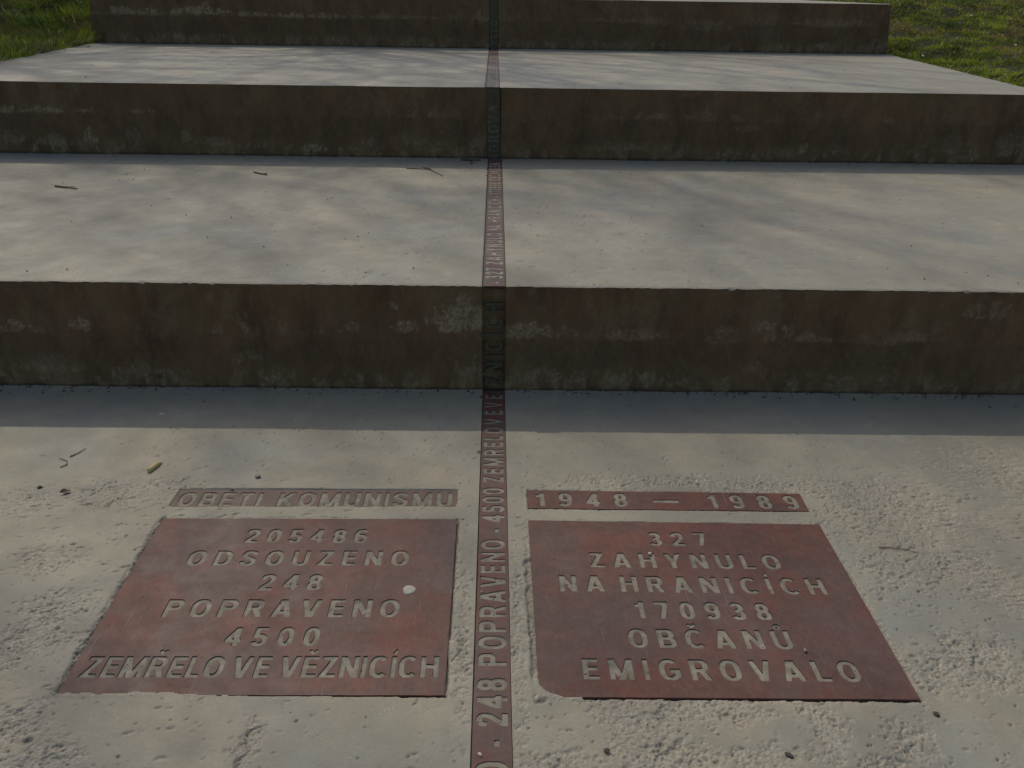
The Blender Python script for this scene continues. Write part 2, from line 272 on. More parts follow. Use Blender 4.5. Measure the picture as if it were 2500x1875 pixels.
# strip segments: (x of left edge at y0, width)
SW = .0873
def strip_left(y): return -.0402 + SK * (y - 2.1)
GL = json.loads(r'''{"O":[780,[[289,-8,483,-10,517,-1,600,38,672,100,725,175,764,267,778,325,779,667,767,725,737,800,679,892,617,949,583,971,492,1008,292,1009,175,958,108,900,55,825,16,733,2,675,1,333,13,275,43,200,101,108,164,50,200,27],[375,183,317,202,291,225,262,267,238,325,224,392,217,508,222,600,234,658,267,741,292,776,325,803,358,815,400,818,460,800,489,775,518,733,542,675,556,608,563,492,558,400,546,342,513,258,489,225,458,199,425,185]]],"C":[750,[[288,-8,467,-12,542,8,625,56,672,100,703,142,697,158,525,253,510,250,473,208,433,187,383,181,333,192,298,217,266,258,229,358,216,492,221,592,247,700,290,775,333,808,383,819,450,807,517,746,577,775,704,850,692,875,655,917,617,950,567,980,492,1008,317,1012,225,986,150,940,88,875,55,825,24,758,0,658,0,333,21,250,60,167,94,117,142,67,217,17]]],"G":[790,[[292,-8,450,-12,500,-6,591,33,638,67,697,125,786,142,790,525,783,537,767,540,425,538,415,517,411,458,418,350,433,340,567,337,574,325,573,267,567,258,525,269,475,210,433,187,392,181,342,188,300,215,266,258,236,333,222,400,219,575,229,642,254,717,298,783,350,814,392,819,442,811,475,790,508,751,525,747,704,850,672,900,627,942,542,992,467,1012,308,1011,217,983,150,940,92,881,46,808,18,742,0,667,0,342,8,292,31,225,58,169,108,99,175,42,233,10]]],"S":[690,[[239,-8,417,-10,542,26,592,54,634,92,669,142,689,192,689,375,663,433,628,483,604,508,489,550,408,616,289,667,258,695,233,733,236,767,258,792,300,809,350,815,408,805,459,783,470,767,483,695,492,684,683,717,690,733,688,833,652,900,617,932,567,962,442,1005,392,1012,283,1011,217,996,150,970,92,933,51,892,21,842,2,783,1,717,14,667,46,608,92,554,175,492,420,383,450,352,470,308,472,267,452,217,417,196,358,185,283,188,233,204,202,308,192,321,17,285,2,275,1,167,42,87,75,54,117,28,175,6]]],"8":[630,[[236,-8,383,-10,475,17,532,50,576,92,615,150,629,192,627,408,588,483,544,533,590,608,609,667,616,733,608,808,582,875,558,911,525,945,458,987,390,1008,242,1009,175,989,135,967,63,900,35,850,19,792,14,733,21,667,40,608,86,533,42,483,3,408,2,183,40,108,92,55,158,15],[275,191,244,208,224,242,217,292,225,350,242,379,267,397,308,404,353,400,384,383,408,342,413,292,403,233,386,208,358,192,317,186],[292,658,267,670,253,692,247,733,252,775,260,792,279,808,333,813,358,804,375,783,383,742,379,700,368,675,350,661]]],"3":[620,[[222,-8,358,-11,458,16,504,42,545,75,575,110,603,158,619,208,619,392,599,450,544,533,582,600,601,667,605,742,594,817,554,900,483,966,392,1005,283,1012,233,1010,183,998,100,954,41,892,18,850,8,816,25,804,217,760,229,767,258,806,317,814,350,800,369,767,372,700,358,658,325,638,221,625,213,592,210,525,214,458,223,433,275,428,294,417,344,408,367,395,383,375,395,342,398,292,393,250,378,217,358,198,333,189,267,189,233,205,206,250,192,257,17,217,0,200,6,142,56,75,125,24]]],"6":[630,[[239,-8,392,-8,483,23,538,58,585,108,618,167,630,208,629,425,620,458,588,517,533,575,458,619,383,639,237,642,233,658,265,758,279,783,298,800,367,816,395,808,442,725,600,780,629,800,629,842,592,917,558,955,525,979,483,998,433,1011,300,1010,185,975,142,950,104,917,50,833,22,758,0,667,1,200,40,117,92,59,158,17],[283,189,250,207,228,242,217,308,222,367,238,408,264,433,292,442,342,442,377,425,401,392,413,325,409,267,394,225,367,197,333,187]]],"9":[630,[[182,-8,317,-11,417,13,467,36,508,66,568,142,603,225,629,325,629,800,591,883,542,938,475,982,400,1007,300,1012,225,1006,150,979,100,948,67,916,16,842,0,792,1,575,10,542,36,492,92,429,167,383,242,361,317,355,383,360,397,350,361,233,344,208,317,194,267,184,242,187,229,200,197,267,183,275,6,208,0,192,2,150,51,67,108,19],[292,558,253,575,229,608,217,675,221,733,236,775,259,800,292,812,342,812,375,797,402,758,413,700,410,642,397,600,375,573,342,558]]],"2":[620,[[6,-8,583,-12,600,-8,604,0,607,158,600,182,317,185,291,192,543,475,594,558,620,625,619,817,591,883,558,925,502,967,442,994,375,1011,250,1010,142,978,93,950,54,917,25,876,10,842,0,800,0,692,5,675,17,670,205,650,213,667,233,785,250,801,300,815,342,812,383,792,398,758,404,717,391,658,347,583,89,300,1,175,0,8]]],"5":[630,[[235,-8,350,-12,408,-3,500,36,558,83,600,142,628,217,630,408,624,442,599,500,567,546,518,592,475,619,417,641,350,653,275,655,266,667,276,800,283,811,567,817,575,833,579,883,578,967,568,1008,192,1012,142,1012,117,1000,75,998,58,984,17,442,83,422,225,417,275,450,317,454,350,448,381,425,401,383,408,317,404,267,375,208,333,187,292,187,258,197,233,223,213,267,200,270,17,229,1,217,0,200,4,175,30,125,75,71,142,24]]],"4":[660,[[336,8,367,0,550,1,564,8,567,177,575,188,642,190,653,200,655,358,650,385,576,392,567,403,564,992,542,1000,333,996,2,383,0,208,8,192,17,190,325,188,334,175],[283,391,270,400,272,408,325,501,333,484,333,400,324,392]]],"7":[600,[[120,8,150,0,333,0,354,8,575,792,592,833,600,917,592,984,583,998,275,1000,17,1000,8,998,0,983,0,833,7,817,317,814,333,811,338,800]]],"1":[420,[[196,8,217,0,400,0,417,7,420,25,418,992,400,1000,200,996,194,983,194,917,186,900,17,841,4,833,0,817,1,775,15,733,40,675,58,649,75,647,175,680,192,675]]],"0":[630,[[233,-8,392,-9,433,5,494,42,565,125,598,192,627,292,630,683,601,800,560,883,508,946,440,992,396,1008,233,1008,200,997,136,958,65,875,32,808,3,708,0,317,29,200,70,117,125,51,192,7],[317,183,300,187,278,208,249,267,221,392,216,500,221,608,238,700,272,783,293,808,312,817,325,815,345,800,381,733,409,608,414,500,409,392,384,275,352,208,333,189]]],"I":[200,[[2,8,17,0,183,0,198,8,200,17,200,983,198,992,183,1000,25,1000,8,998,0,983]]],"K":[760,[[2,8,25,0,200,1,214,8,217,300,275,373,292,359,508,7,525,0,742,0,758,8,754,33,431,567,600,783,753,975,757,992,750,998,492,997,225,673,216,692,214,992,183,1000,17,1000,2,992]]],"P":[700,[[2,8,25,0,200,1,214,8,216,367,223,383,433,387,508,401,592,440,661,508,689,558,700,592,700,808,672,875,625,933,567,975,500,1000,17,1000,2,992],[225,588,216,608,220,808,242,814,408,814,436,808,458,793,479,750,483,683,474,633,451,600,408,586]]],"R":[740,[[2,8,25,0,200,1,214,8,217,375,233,386,317,386,333,382,342,371,500,6,517,0,733,3,739,17,734,33,571,417,572,425,624,467,661,508,689,558,708,617,715,675,713,750,701,808,677,867,642,916,605,950,550,983,500,1000,8,998,0,983],[225,588,216,608,220,808,242,814,408,814,436,808,458,793,479,750,483,683,474,633,451,600,408,586]]],"B":[720,[[2,8,17,0,525,1,608,39,675,102,705,150,719,192,720,400,696,467,640,542,677,625,691,717,682,808,650,886,621,925,584,958,542,984,500,999,17,1000,2,992],[225,188,216,208,216,400,222,417,392,420,442,413,469,400,496,358,504,300,496,242,469,200,425,185],[225,622,216,642,220,808,242,814,408,814,439,800,455,767,459,717,452,675,433,645,375,620]]],"D":[750,[[2,8,17,0,458,3,517,24,583,63,627,100,667,146,717,232,749,333,750,658,734,725,710,783,670,850,635,892,550,959,450,999,17,1000,2,992],[225,188,216,208,220,808,233,814,333,814,383,808,425,790,467,752,511,667,532,558,528,408,502,308,461,242,407,200,333,186]]],"U":[740,[[261,-8,458,-12,558,19,621,58,667,102,708,162,738,233,739,992,733,1001,717,1004,529,1000,524,983,522,333,504,258,483,225,458,202,425,187,392,181,308,189,258,223,227,283,216,367,216,983,211,1000,183,1005,5,1000,0,983,2,233,39,150,100,75,175,23]]],"M":[920,[[2,8,25,0,200,1,214,8,217,283,225,308,333,5,350,0,583,3,593,17,683,283,700,308,706,8,725,0,900,0,917,7,920,983,908,998,875,1000,700,1000,681,992,475,384,458,357,239,992,217,1000,17,1000,2,992]]],"N":[750,[[2,8,25,0,200,1,214,8,216,508,225,532,518,8,542,0,733,0,748,8,748,992,725,1000,550,999,536,992,534,492,525,468,232,992,208,1000,17,1000,2,992]]],"H":[740,[[2,8,25,0,200,1,214,8,216,400,222,417,242,420,518,417,524,400,526,8,550,0,717,0,738,8,740,950,738,992,725,999,533,998,524,983,520,625,500,620,233,620,220,625,216,642,214,992,183,1000,17,1000,2,992]]],"E":[610,[[2,8,17,0,108,0,592,0,608,8,610,167,603,183,242,186,225,188,216,200,217,400,233,410,558,413,570,458,569,567,563,600,550,610,233,610,219,617,216,633,216,800,225,812,600,819,605,842,600,995,583,1000,25,1000,2,992]]],"L":[560,[[2,8,17,0,108,0,542,0,558,8,560,167,553,183,242,186,220,192,216,642,214,992,183,1000,17,1000,2,992]]],"T":[660,[[216,8,242,0,425,0,444,8,447,800,450,809,467,814,642,814,659,825,658,992,642,1000,458,1000,17,1000,2,992,0,833,7,817,200,813,214,800]]],"A":[800,[[2,8,17,0,200,0,217,5,262,158,269,167,292,170,525,169,538,158,583,5,600,0,783,0,798,8,797,83,637,667,542,997,258,997,250,983,3,83],[333,372,326,375,326,392,392,629,400,643,417,600,474,392,474,375]]],"V":[780,[[244,8,267,0,517,0,533,5,539,17,776,908,778,992,758,1000,583,1000,562,992,425,483,400,390,392,373,383,382,217,994,200,1000,17,1000,2,992,4,908]]],"Y":[760,[[266,8,292,0,475,0,494,8,497,400,759,950,760,983,750,999,542,999,527,983,426,775,392,704,383,694,375,695,233,983,217,999,17,1000,8,998,0,983,6,933,263,400]]],"Z":[660,[[2,8,17,0,633,0,650,5,655,158,647,183,325,186,308,190,306,200,597,800,623,825,629,858,625,975,621,992,608,1000,50,1000,29,992,23,958,23,850,33,816,325,814,342,810,344,800,53,200,42,188,8,184,1,175]]],"Č":[750,[[288,-8,467,-12,542,8,625,56,672,100,703,142,697,158,525,253,510,250,473,208,433,187,383,181,333,192,298,217,266,258,229,358,216,492,221,592,247,700,290,775,333,808,383,819,450,807,517,746,577,775,704,850,692,875,655,917,617,950,567,980,492,1008,317,1012,225,986,150,940,88,875,55,825,24,758,0,658,0,333,21,250,60,167,94,117,142,67,217,17],[339,1067,383,1059,424,1075,576,1258,565,1275,467,1331,395,1250,375,1233,367,1237,283,1331,175,1267,185,1242,317,1084]]],"Ě":[610,[[2,8,17,0,108,0,592,0,608,8,610,167,603,183,242,186,225,188,216,200,217,400,233,410,558,413,570,458,569,567,563,600,550,610,233,610,219,617,216,633,216,800,225,812,600,819,605,842,600,995,583,1000,25,1000,2,992],[269,1067,317,1059,354,1075,506,1258,495,1275,400,1331,383,1320,325,1250,308,1234,300,1235,225,1322,208,1331,105,1267,115,1242,242,1090]]],"Ř":[740,[[2,8,25,0,200,1,214,8,217,375,233,386,317,386,333,382,342,371,500,6,517,0,733,3,739,17,734,33,571,417,572,425,624,467,661,508,689,558,708,617,715,675,713,750,701,808,677,867,642,916,605,950,550,983,500,1000,8,998,0,983],[225,588,216,608,220,808,242,814,408,814,436,808,458,793,479,750,483,683,474,633,451,600,408,586],[334,1067,375,1058,419,1075,571,1258,560,1275,467,1331,450,1322,392,1252,367,1234,292,1320,275,1331,170,1267,180,1242,308,1088]]],"Ž":[660,[[2,8,17,0,633,0,650,5,655,158,647,183,325,186,308,190,306,200,597,800,623,825,629,858,625,975,621,992,608,1000,50,1000,29,992,23,958,23,850,33,816,325,814,342,810,344,800,53,200,42,188,8,184,1,175],[294,1067,342,1059,379,1075,531,1258,520,1275,425,1331,408,1320,350,1250,333,1234,325,1235,250,1322,233,1331,130,1267,140,1242,267,1090]]],"Í":[200,[[2,8,17,0,183,0,198,8,200,17,200,983,198,992,183,1000,25,1000,8,998,0,983],[101,1067,133,1061,199,1142,198,1317,167,1341,133,1313,1,1150,13,1125]]],"Ů":[740,[[261,-8,458,-12,558,19,621,58,667,102,708,162,738,233,739,992,733,1001,717,1004,529,1000,524,983,522,333,504,258,483,225,458,202,425,187,392,181,308,189,258,223,227,283,216,367,216,983,211,1000,183,1005,5,1000,0,983,2,233,39,150,100,75,175,23],[356,1042,426,1050,483,1083,520,1133,532,1183,522,1242,489,1292,433,1328,383,1338,308,1328,258,1298,221,1250,208,1192,220,1133,250,1089,300,1055],[350,1148,328,1175,329,1208,352,1233,388,1233,411,1208,409,1167,383,1145]]]}''')

# plates of the near step: name, corner list (clockwise from far left), lines of text
PL = {
 'left':  [(-1.0212, 2.1303), (-.1101, 2.1254), (-.1105, 1.4170), (-1.0150, 1.4250)],
 'right': [(.1135, 2.1193), (1.0232, 2.0961), (1.0118, 1.3966), (.1121, 1.4110)],
 'hleft': [(-1.0247, 2.2978), (-.1113, 2.2915), (-.1095, 2.1945), (-1.0247, 2.1937)],
 'hright': [(.1132, 2.2902), (1.0198, 2.2703), (1.0164, 2.1685), (.1134, 2.1858)],
}
WORDS = {
 'left': [('205486', -.7411, -.3761, 2.0067, 2.0049, .0684, .93), ('ODSOUZENO', -.8798, -.2422, 1.8995, 1.8977, .0693, .95),
          ('248', -.6443, -.4727, 1.7917, 1.791, .069, .93), ('POPRAVENO', -.8701, -.2474, 1.6862, 1.6833, .0700, .95),
          ('4500', -.6778, -.4403, 1.5804, 1.5798, .0675, .93), ('ZEMŘELO', -.9899, -.6521, 1.4773, 1.475, .0702, .86),
          ('VE', -.6318, -.5400, 1.4748, 1.4743, .0705, .84), ('VĚZNICÍCH', -.5171, -.1294, 1.4745, 1.4722, .0710, .86)],
 'right': [('327', .4737, .65, 1.9889, 1.9886, .0672, .93), ('ZAHYNULO', .2831, .8404, 1.8889, 1.8772, .0688, .95),
           ('NA', .1885, .3146, 1.7844, 1.7839, .0688, .95), ('HRANICÍCH', .3593, .9323, 1.782, 1.7671, .0695, .95),
           ('170938', .3837, .7471, 1.6761, 1.667, .067, .93), ('OBČANŮ', .35, .7698, 1.5697, 1.5608, .0680, .95),
           ('EMIGROVALO', .2222, .9021, 1.4645, 1.4513, .0690, .95)],
 'hleft': [('OBĚTI', -1.0120, -.7468, 2.2015, 2.2003, .0800, .88), ('KOMUNISMU', -.6934, -.1304, 2.2003, 2.2005, .0800, .88)],
 'hright': [('1948', .1416, .44, 2.1978, 2.195, .0781, .88), ('-', .5234, .6079, 2.216, 2.2145, .0189, 1), ('1989', .7032, .997, 2.1871, 2.1811, .0785, .88)],
}

# ------------------------------------------------------------------ relief of the treads
def seg_dist(X, Y, a, b):
    dx, dy = b[0] - a[0], b[1] - a[1]; l2 = dx * dx + dy * dy
    t = np.clip(((X - a[0]) * dx + (Y - a[1]) * dy) / l2, 0, 1)
    return np.hypot(X - a[0] - t * dx, Y - a[1] - t * dy)
def poly_sd(X, Y, P):
    """signed distance to a convex clockwise polygon, positive inside"""
    d = np.full(X.shape, 1e9)
    for a, b in zip(P, P[1:] + P[:1]):
        l = math.hypot(b[0] - a[0], b[1] - a[1]); nx_, ny_ = (b[1] - a[1]) / l, -(b[0] - a[0]) / l
        d = np.minimum(d, (X - a[0]) * nx_ + (Y - a[1]) * ny_)
    return d
SU = (math.sin(az), math.cos(az))
def add_pits(X, Y, H, R, xs, ys, specs):
    for (cx, cy, rx, ry, dep, kind) in specs:
        m = max(rx, ry) * 1.6
        i0, i1 = np.searchsorted(xs, (cx - m - .01, cx + m + .01)); j0, j1 = np.searchsorted(ys, (cy - m, cy + m))
        if i1 - i0 < 1 or j1 - j0 < 1: continue
        x = X[j0:j1, i0:i1]; y = Y[j0:j1, i0:i1]
        wob = 1 + .45 * (vnoise(x, y, rx * .7 + .002, 3) - .5)
        a = kind * .7
        dx, dy = x - cx, y - cy; dxr = dx * math.cos(a) + dy * math.sin(a); dyr = -dx * math.sin(a) + dy * math.cos(a)
        rr = np.hypot(dxr / rx, dyr / ry) * wob
        if abs(kind) > 5:
            H[j0:j1, i0:i1] -= dep * (1 - sst(.6, 1.1, rr))
        else:
            # a chip: steep lip on one side, running out flat on the other
            s = dyr / ry
            H[j0:j1, i0:i1] -= dep * (1 - sst(.75, 1.05, rr)) * np.clip(.55 + .6 * s, 0, 1)
            R[j0:j1, i0:i1] = np.maximum(R[j0:j1, i0:i1], .35 * (1 - sst(.7, 1.0, rr)))

BLOBS = [(-1.059,1.35,.055,.059),(-.957,1.251,.096,.043),(-1.19,1.566,.06,.065),(-1.179,1.623,.093,.068),(-.534,1.269,.031,.066),
 (.334,1.328,.084,.121),(.478,1.386,.134,.056),(.374,1.24,.116,.043),(.759,1.336,.047,.097),(.588,1.238,.09,.032),(1.006,1.484,.061,.055),
 (1.097,1.484,.092,.069),(1.229,1.538,.115,.072),(.932,1.3,.065,.034),(.934,1.246,.054,.032),(.858,1.217,.089,.026),(1.215,1.456,.07,.04),
 (.142,1.231,.079,.042),(1.332,1.934,.11,.143),(1.152,1.859,.071,.114),(1.418,1.822,.082,.151),(.553,2.346,.349,.036),(1.03,2.308,.278,.051),
 (1.324,2.188,.268,.172),(1.76,2.414,.175,.171),(-1.237,2.258,.144,.073),(-1.083,2.306,.08,.055),(-1.282,1.921,.093,.057),(-1.488,2.211,.09,.071),
 (-1.16,1.714,.086,.065),(.07,1.62,.02,.28),(-.07,1.6,.018,.26)]

def near_tread():
    xa = np.concatenate([np.arange(-2.75, -1.35, .0085), np.arange(-1.35, -.041, .0031)])
    xb = np.concatenate([np.arange(.0505, 1.35, .0031), np.arange(1.35, 3.3, .0085)])
    e0, e1 = -.0402, -.0402 + SW
    xm = np.array([e0 - .0042, e0 - .0030, e0 - .0026, e0 - .0001, e0 + .003, 0, e1 - .003, e1 + .0001, e1 + .0012, e1 + .0018])
    xs = np.unique(np.concatenate([xa[xa < e0 - .005], xm, xb[xb > e1 + .003]]))
    ys = np.concatenate([np.arange(.95, 1.16, .01), np.arange(1.17, 2.35, .0031), np.arange(2.35, 3.0, .0055)])
    ny = len(ys)
    X, Y = np.meshgrid(xs, ys)
    # last rows follow the foot of the riser
    XS = X + SK * (Y - 2.1)
    tail = [np.vstack([XS[-1]]*1)]
    Yend = yr1(xs + SK * .93)
    k = 9
    for i in range(1, k + 1):
        t = i / k; Y = np.vstack([Y, (ys[-1] + (Yend + .004 - ys[-1]) * t)[None]]); XS = np.vstack([XS, (xs + SK * (Y[-1] - 2.1))[None]])
    X = XS
    ys = np.concatenate([ys, ys[-1] + (3.04 - ys[-1]) * np.arange(1, k + 1) / k])
    H = (fbm(X, Y, .45, 3, 1) - .5) * .004 + (fbm(X, Y, .055, 3, 5) - .5) * .0010
    H += (fbm(X, Y, .012, 2, 8) - .5) * .0007
    R = np.zeros_like(X)
    # where the surface has broken away
    bias = np.zeros_like(X) - .25
    bias += .06 * sst(.9, 1.7, X) + .03 * sst(2.3, 1.5, Y) * sst(.2, .5, X)
    for (cx, cy, rx, ry) in BLOBS:
        d = np.hypot((X - cx) / (rx * 1.15), (Y - cy) / (ry * 1.15)); bias = np.maximum(bias, (.135 if cx > 1.1 and cy > 1.7 else .19) * (1 - sst(.2, 1.25, d)) - .06 * sst(.4, 1.3, d) - .16 * sst(1.2, 1.5, d))
    inside = np.full(X.shape, -1.0)
    for n, P in PL.items():
        sd = poly_sd(X, Y, P); inside = np.maximum(inside, sd)
        TL, TR, BR, BL = P
        jit = fbm(X, Y, .05, 3, 40)
        wts = {'left': (.5, .9, .25, 1.0), 'right': (.3, .8, .9, .8), 'hleft': (.15, .2, .1, .2), 'hright': (.6, .5, .3, .4)}[n]
        for (a, b), w in zip(((TL, TR), (TR, BR), (BR, BL), (BL, TL)), wts):
            dd = seg_dist(X, Y, a, b); q_ = sst(.0, .016 + .035 * w * jit, dd); bias = np.maximum(bias, w * .26 * (1 - q_) - .06 - .2 * q_)
    nz = .30 * fbm(X, Y, .05, 4, 21, .6) + .70 * fbm(X, Y, .015, 3, 33, .75)
    S = sst(.50, .60, nz + bias)
    ridg = np.abs(fbm(X, Y, .016, 3, 51, .6) - .5) * 2
    dep = .0004 + .0034 * fbm(X, Y, .016, 4, 61, .8) * (1 - .5 * ridg) + .0026 * (vnoise(X, Y, .0065, 71) - .4)
    H -= S * dep
    # deeper chunks knocked out of the worn patches, with sharp irregular lips
    nk = .55 * fbm(X, Y, .038, 3, 121, .6) + .45 * fbm(X, Y, .010, 2, 127, .6)
    K = sst(.0, .035, nk - .70 + .9 * np.clip(bias + .02, -.3, .16) + .12 * (vnoise(X, Y, .12, 131) - .5))
    H -= K * (.0014 + .0034 * vnoise(X, Y, .02, 133))
    R = np.maximum(R, np.maximum(S * .75, K))
    # pits and chips
    rg = np.random.default_rng(5); sp = []
    def allowed(x, y): return True
    for _ in range(2300):
        x = rg.uniform(-2.2, 2.4); y = 1.15 + 1.5 * rg.random() ** 1.0
        # chips crowd round the left side and upper right, as on the worn parts of the step
        w = .25 + .75 * vnoise(np.array([x]), np.array([y]), .22, 91)[0] ** 1.5 * (1.3 if x < -.6 or x > 1.0 else .7)
        if rg.random() > w: continue
        s = min(.0085, rg.lognormal(0, .5) * .0048)
        sp.append((x, y, s * rg.uniform(1.0, 1.9), s * rg.uniform(.6, .9), s * rg.uniform(.4, .65), rg.uniform(-.2, .9) * 1.0))
    for _ in range(2600):
        s = rg.uniform(.0022, .0040); a_, b_ = rg.uniform(-2.2, 2.4), rg.uniform(1.15, 2.9)
        sp.append((a_, b_, s * rg.uniform(1.1, 2.0), s, s * .95, rg.uniform(-.3, .9)))
    for _ in range(1000):
        s = rg.uniform(.0018, .0036); x = rg.uniform(-2.5, 2.9); y = 1.15 + 1.87 * rg.random()
        sp.append((x, y, s, s, s * 2.2, 9))
    for (x, y, s, dx) in ((-1.016, 1.296, .010, 9), (.253, 1.261, .0045, 9), (.650, 1.245, .005, 9), (1.029, 1.352, .006, 9), (-1.487, 2.306, .007, 9)):
        sp.append((x, y, s * 1.2, s, s * .9, dx))
    add_pits(X, Y, H, R, xs, ys, sp)
    # cracks
    for pts, w in (([(-.532, 1.19), (-.545, 1.24), (-.528, 1.27), (-.545, 1.31), (-.52, 1.335)], .004), ([(-1.08, 2.33), (-1.04, 2.345), (-1.02, 2.36)], .003),
                   ([(1.52, 2.215), (1.56, 2.24), (1.61, 2.245)], .003)):
        for a, b in zip(pts, pts[1:]):
            d = seg_dist(X + (vnoise(X, Y, .012, 7) - .5) * .012, Y + (vnoise(X, Y, .012, 9) - .5) * .012, a, b)
            H -= .006 * (1 - sst(w * .3, w, d))
    # beds of the plates
    for n, P in PL.items():
        sd = poly_sd(X, Y, P)
        TL, TR, BR, BL = P
        near = sst(-.012, -.001, sd)
        H = H * (1 - near * .6) - .0008 * near
        # uneven gaps along some edges
        def gap(a, b, lo, hi, dp, thr, seed):
            d = seg_dist(X, Y, a, b); w = lo + (hi - lo) * fbm(X, Y, .047, 4, seed, .6)
            on = sst(thr, thr + .06, fbm(X, Y, .16, 2, seed + 5)) if thr > 0 else 1.0
            return dp * on * (1 - sst(w * .6, w, d))
        if n == 'left': H -= gap(TR, BR, .002, .014, .009, .30, 11) + gap(BR, (-.62, BL[1]), .002, .006, .007, .2, 13) + gap(BL, TL, .002, .015, .008, .30, 15) + gap(BL, TL, .004, .030, .0025, .30, 215)
        if n == 'right': H -= gap(BR, (.19, BL[1]), .003, .008, .009, .1, 17) + gap(TR, BR, .001, .010, .007, .42, 19) + gap(BL, TL, .006, .036, .008, .45, 23) + gap(TL, (.9, 2.10), .001, .006, .006, .45, 25)
        if n == 'hleft': H -= gap(TL, TR, .0038, .0050, .012, 0, 27) + gap(BL, TL, .0042, .0055, .012, 0, 29)
        if n == 'hright': H -= gap(TL, TR, .001, .006, .005, .42, 31) + gap(BL, TL, .002, .009, .005, .35, 37)
        q_ = sst(-.0005, .0065, sd); H = H * (1 - q_) - .013 * q_
        # mortar that has crept over the corners and edges of the plates
        wv = (fbm(X, Y, .035, 3, 43) - .5) * .012
        cov = np.zeros_like(X)
        if n == 'left':
            e = 1.4175 + .016 * sst(-.55, -.85, X) - .004 * sst(-.72, -.98, X)
            cov = sst(.002, -.002, (Y + wv - e)) * sst(-.50, -.62, X)
        if n == 'right':
            d = np.hypot(np.minimum(0, X - .195) / .080, np.minimum(0, Y - 1.462) / .050); cov = sst(1.0, 1.04, d + wv * 11) * (X < .215) * (Y < 1.48)
        if n == 'hleft':
            cov = np.maximum(sst(.0015, -.0015, Y + wv * .6 - 2.1990), sst(-.0015, .0015, X + wv - -.1150))
        if n == 'hright': cov = sst(.0015, -.0015, X + wv * .8 - .1150)
        top = .0008 if n != 'hleft' else -.0022
        cov = cov * (sd > -.012)
        H = np.where(cov > .5, np.where(sd > -.002, top + (.0005 if n != 'right' else .0001 + .006 * np.clip(d - 1.0, 0, .25)) + (fbm(X, Y, .02, 3, 47) - .5) * .0006, np.maximum(H, (top + .0006) * sst(-.012, -.002, sd) + H * (1 - sst(-.012, -.002, sd)))), H)
    # bed of the strip with its saw-cut grooves
    xu = X - SK * (Y - 2.1)
    H = np.where((xu > e0 - .0028) & (xu < e1 + .0014), -.006, H)
    H = np.where((xu >= e0 - .0005) & (xu <= e1 + .0005), -.013, H)
    # grime collected against the riser foot
    foot = sst(.03, 0, yr1(X) - Y)
    H += foot * .003 * fbm(X, Y, .03, 3, 77)
    me = grid_mesh('tread', X, Y, H, {'rough': R * .9})
    return me

def plain_tread(xl, xr, y0f, y1f, z, step, seed, strip_e, skip=True, relief=1.0, npit=500):
    n = int((xr - xl) / step); e0 = strip_e
    xs = np.linspace(xl, xr, n); xs = xs[(xs < e0 - .006) | (xs > e0 + SW + .006)]
    xs = np.unique(np.concatenate([xs, [e0 - .004, e0 - .0030, e0 - .0001, e0 + .004, e0 + SW - .004, e0 + SW + .0001, e0 + SW + .0015, e0 + SW + .004]]))
    my = int((y1f(0) - y0f(0)) / (step * 1.6)); t = np.linspace(0, 1, my)
    T = np.tile(t[:, None], (1, len(xs))); X = np.tile(xs[None], (my, 1)); Y = y0f(X) * (1 - T) + y1f(X) * T
    ys = Y[:, len(xs) // 2]
    H = (fbm(X, Y, .5, 3, seed) - .5) * .005 + (fbm(X, Y, .06, 3, seed + 3) - .5) * .0014 * relief
    R = sst(.60, .66, fbm(X, Y, .09, 4, seed + 9, .6)) * .35
    H -= R * .003
    rg = np.random.default_rng(seed); sp = []
    for _ in range(npit):
        s = min(.012, rg.lognormal(0, .5) * .0062)
        w = vnoise(np.array([rg.uniform(xl, xr)]), np.array([1.0]), .3, 3)[0]
        sp.append((rg.uniform(xl, xr), rg.uniform(ys[0], ys[-1]), s * rg.uniform(1.2, 2.6), s, s * .30, rg.uniform(-.2, .6)))
    for _ in range(npit // 3):
        s = rg.uniform(.005, .008); sp.append((rg.uniform(xl, xr), rg.uniform(ys[0], ys[-1]), s, s, s, 9))
    if npit: add_pits(X, Y, H, R, xs, ys, sp)
    # rounded, slightly crumbled nosing
    d = Y - y0f(X)
    nick = sst(.74, .82, .6 * vnoise(X, 0 * X, .045, seed + 51) + .4 * vnoise(X, 0 * X, .013, seed + 52)); H -= nick * (1 - sst(0, .011, d)) * .007
    H -= (1 - sst(0, .006, d)) * (.002 + .003 * vnoise(X, Y * 0, .02, seed + 20))
    xs_ = X
    XX = X + SK * (Y - y0f(0))
    H = np.where((X > e0 - .0031) & (X < e0 + SW + .0016), -.005, H)
    H = np.where((X >= e0 - .0005) & (X <= e0 + SW + .0005), -.013, H)
    return grid_mesh('tread', XX, Y, H + z, {'rough': R})

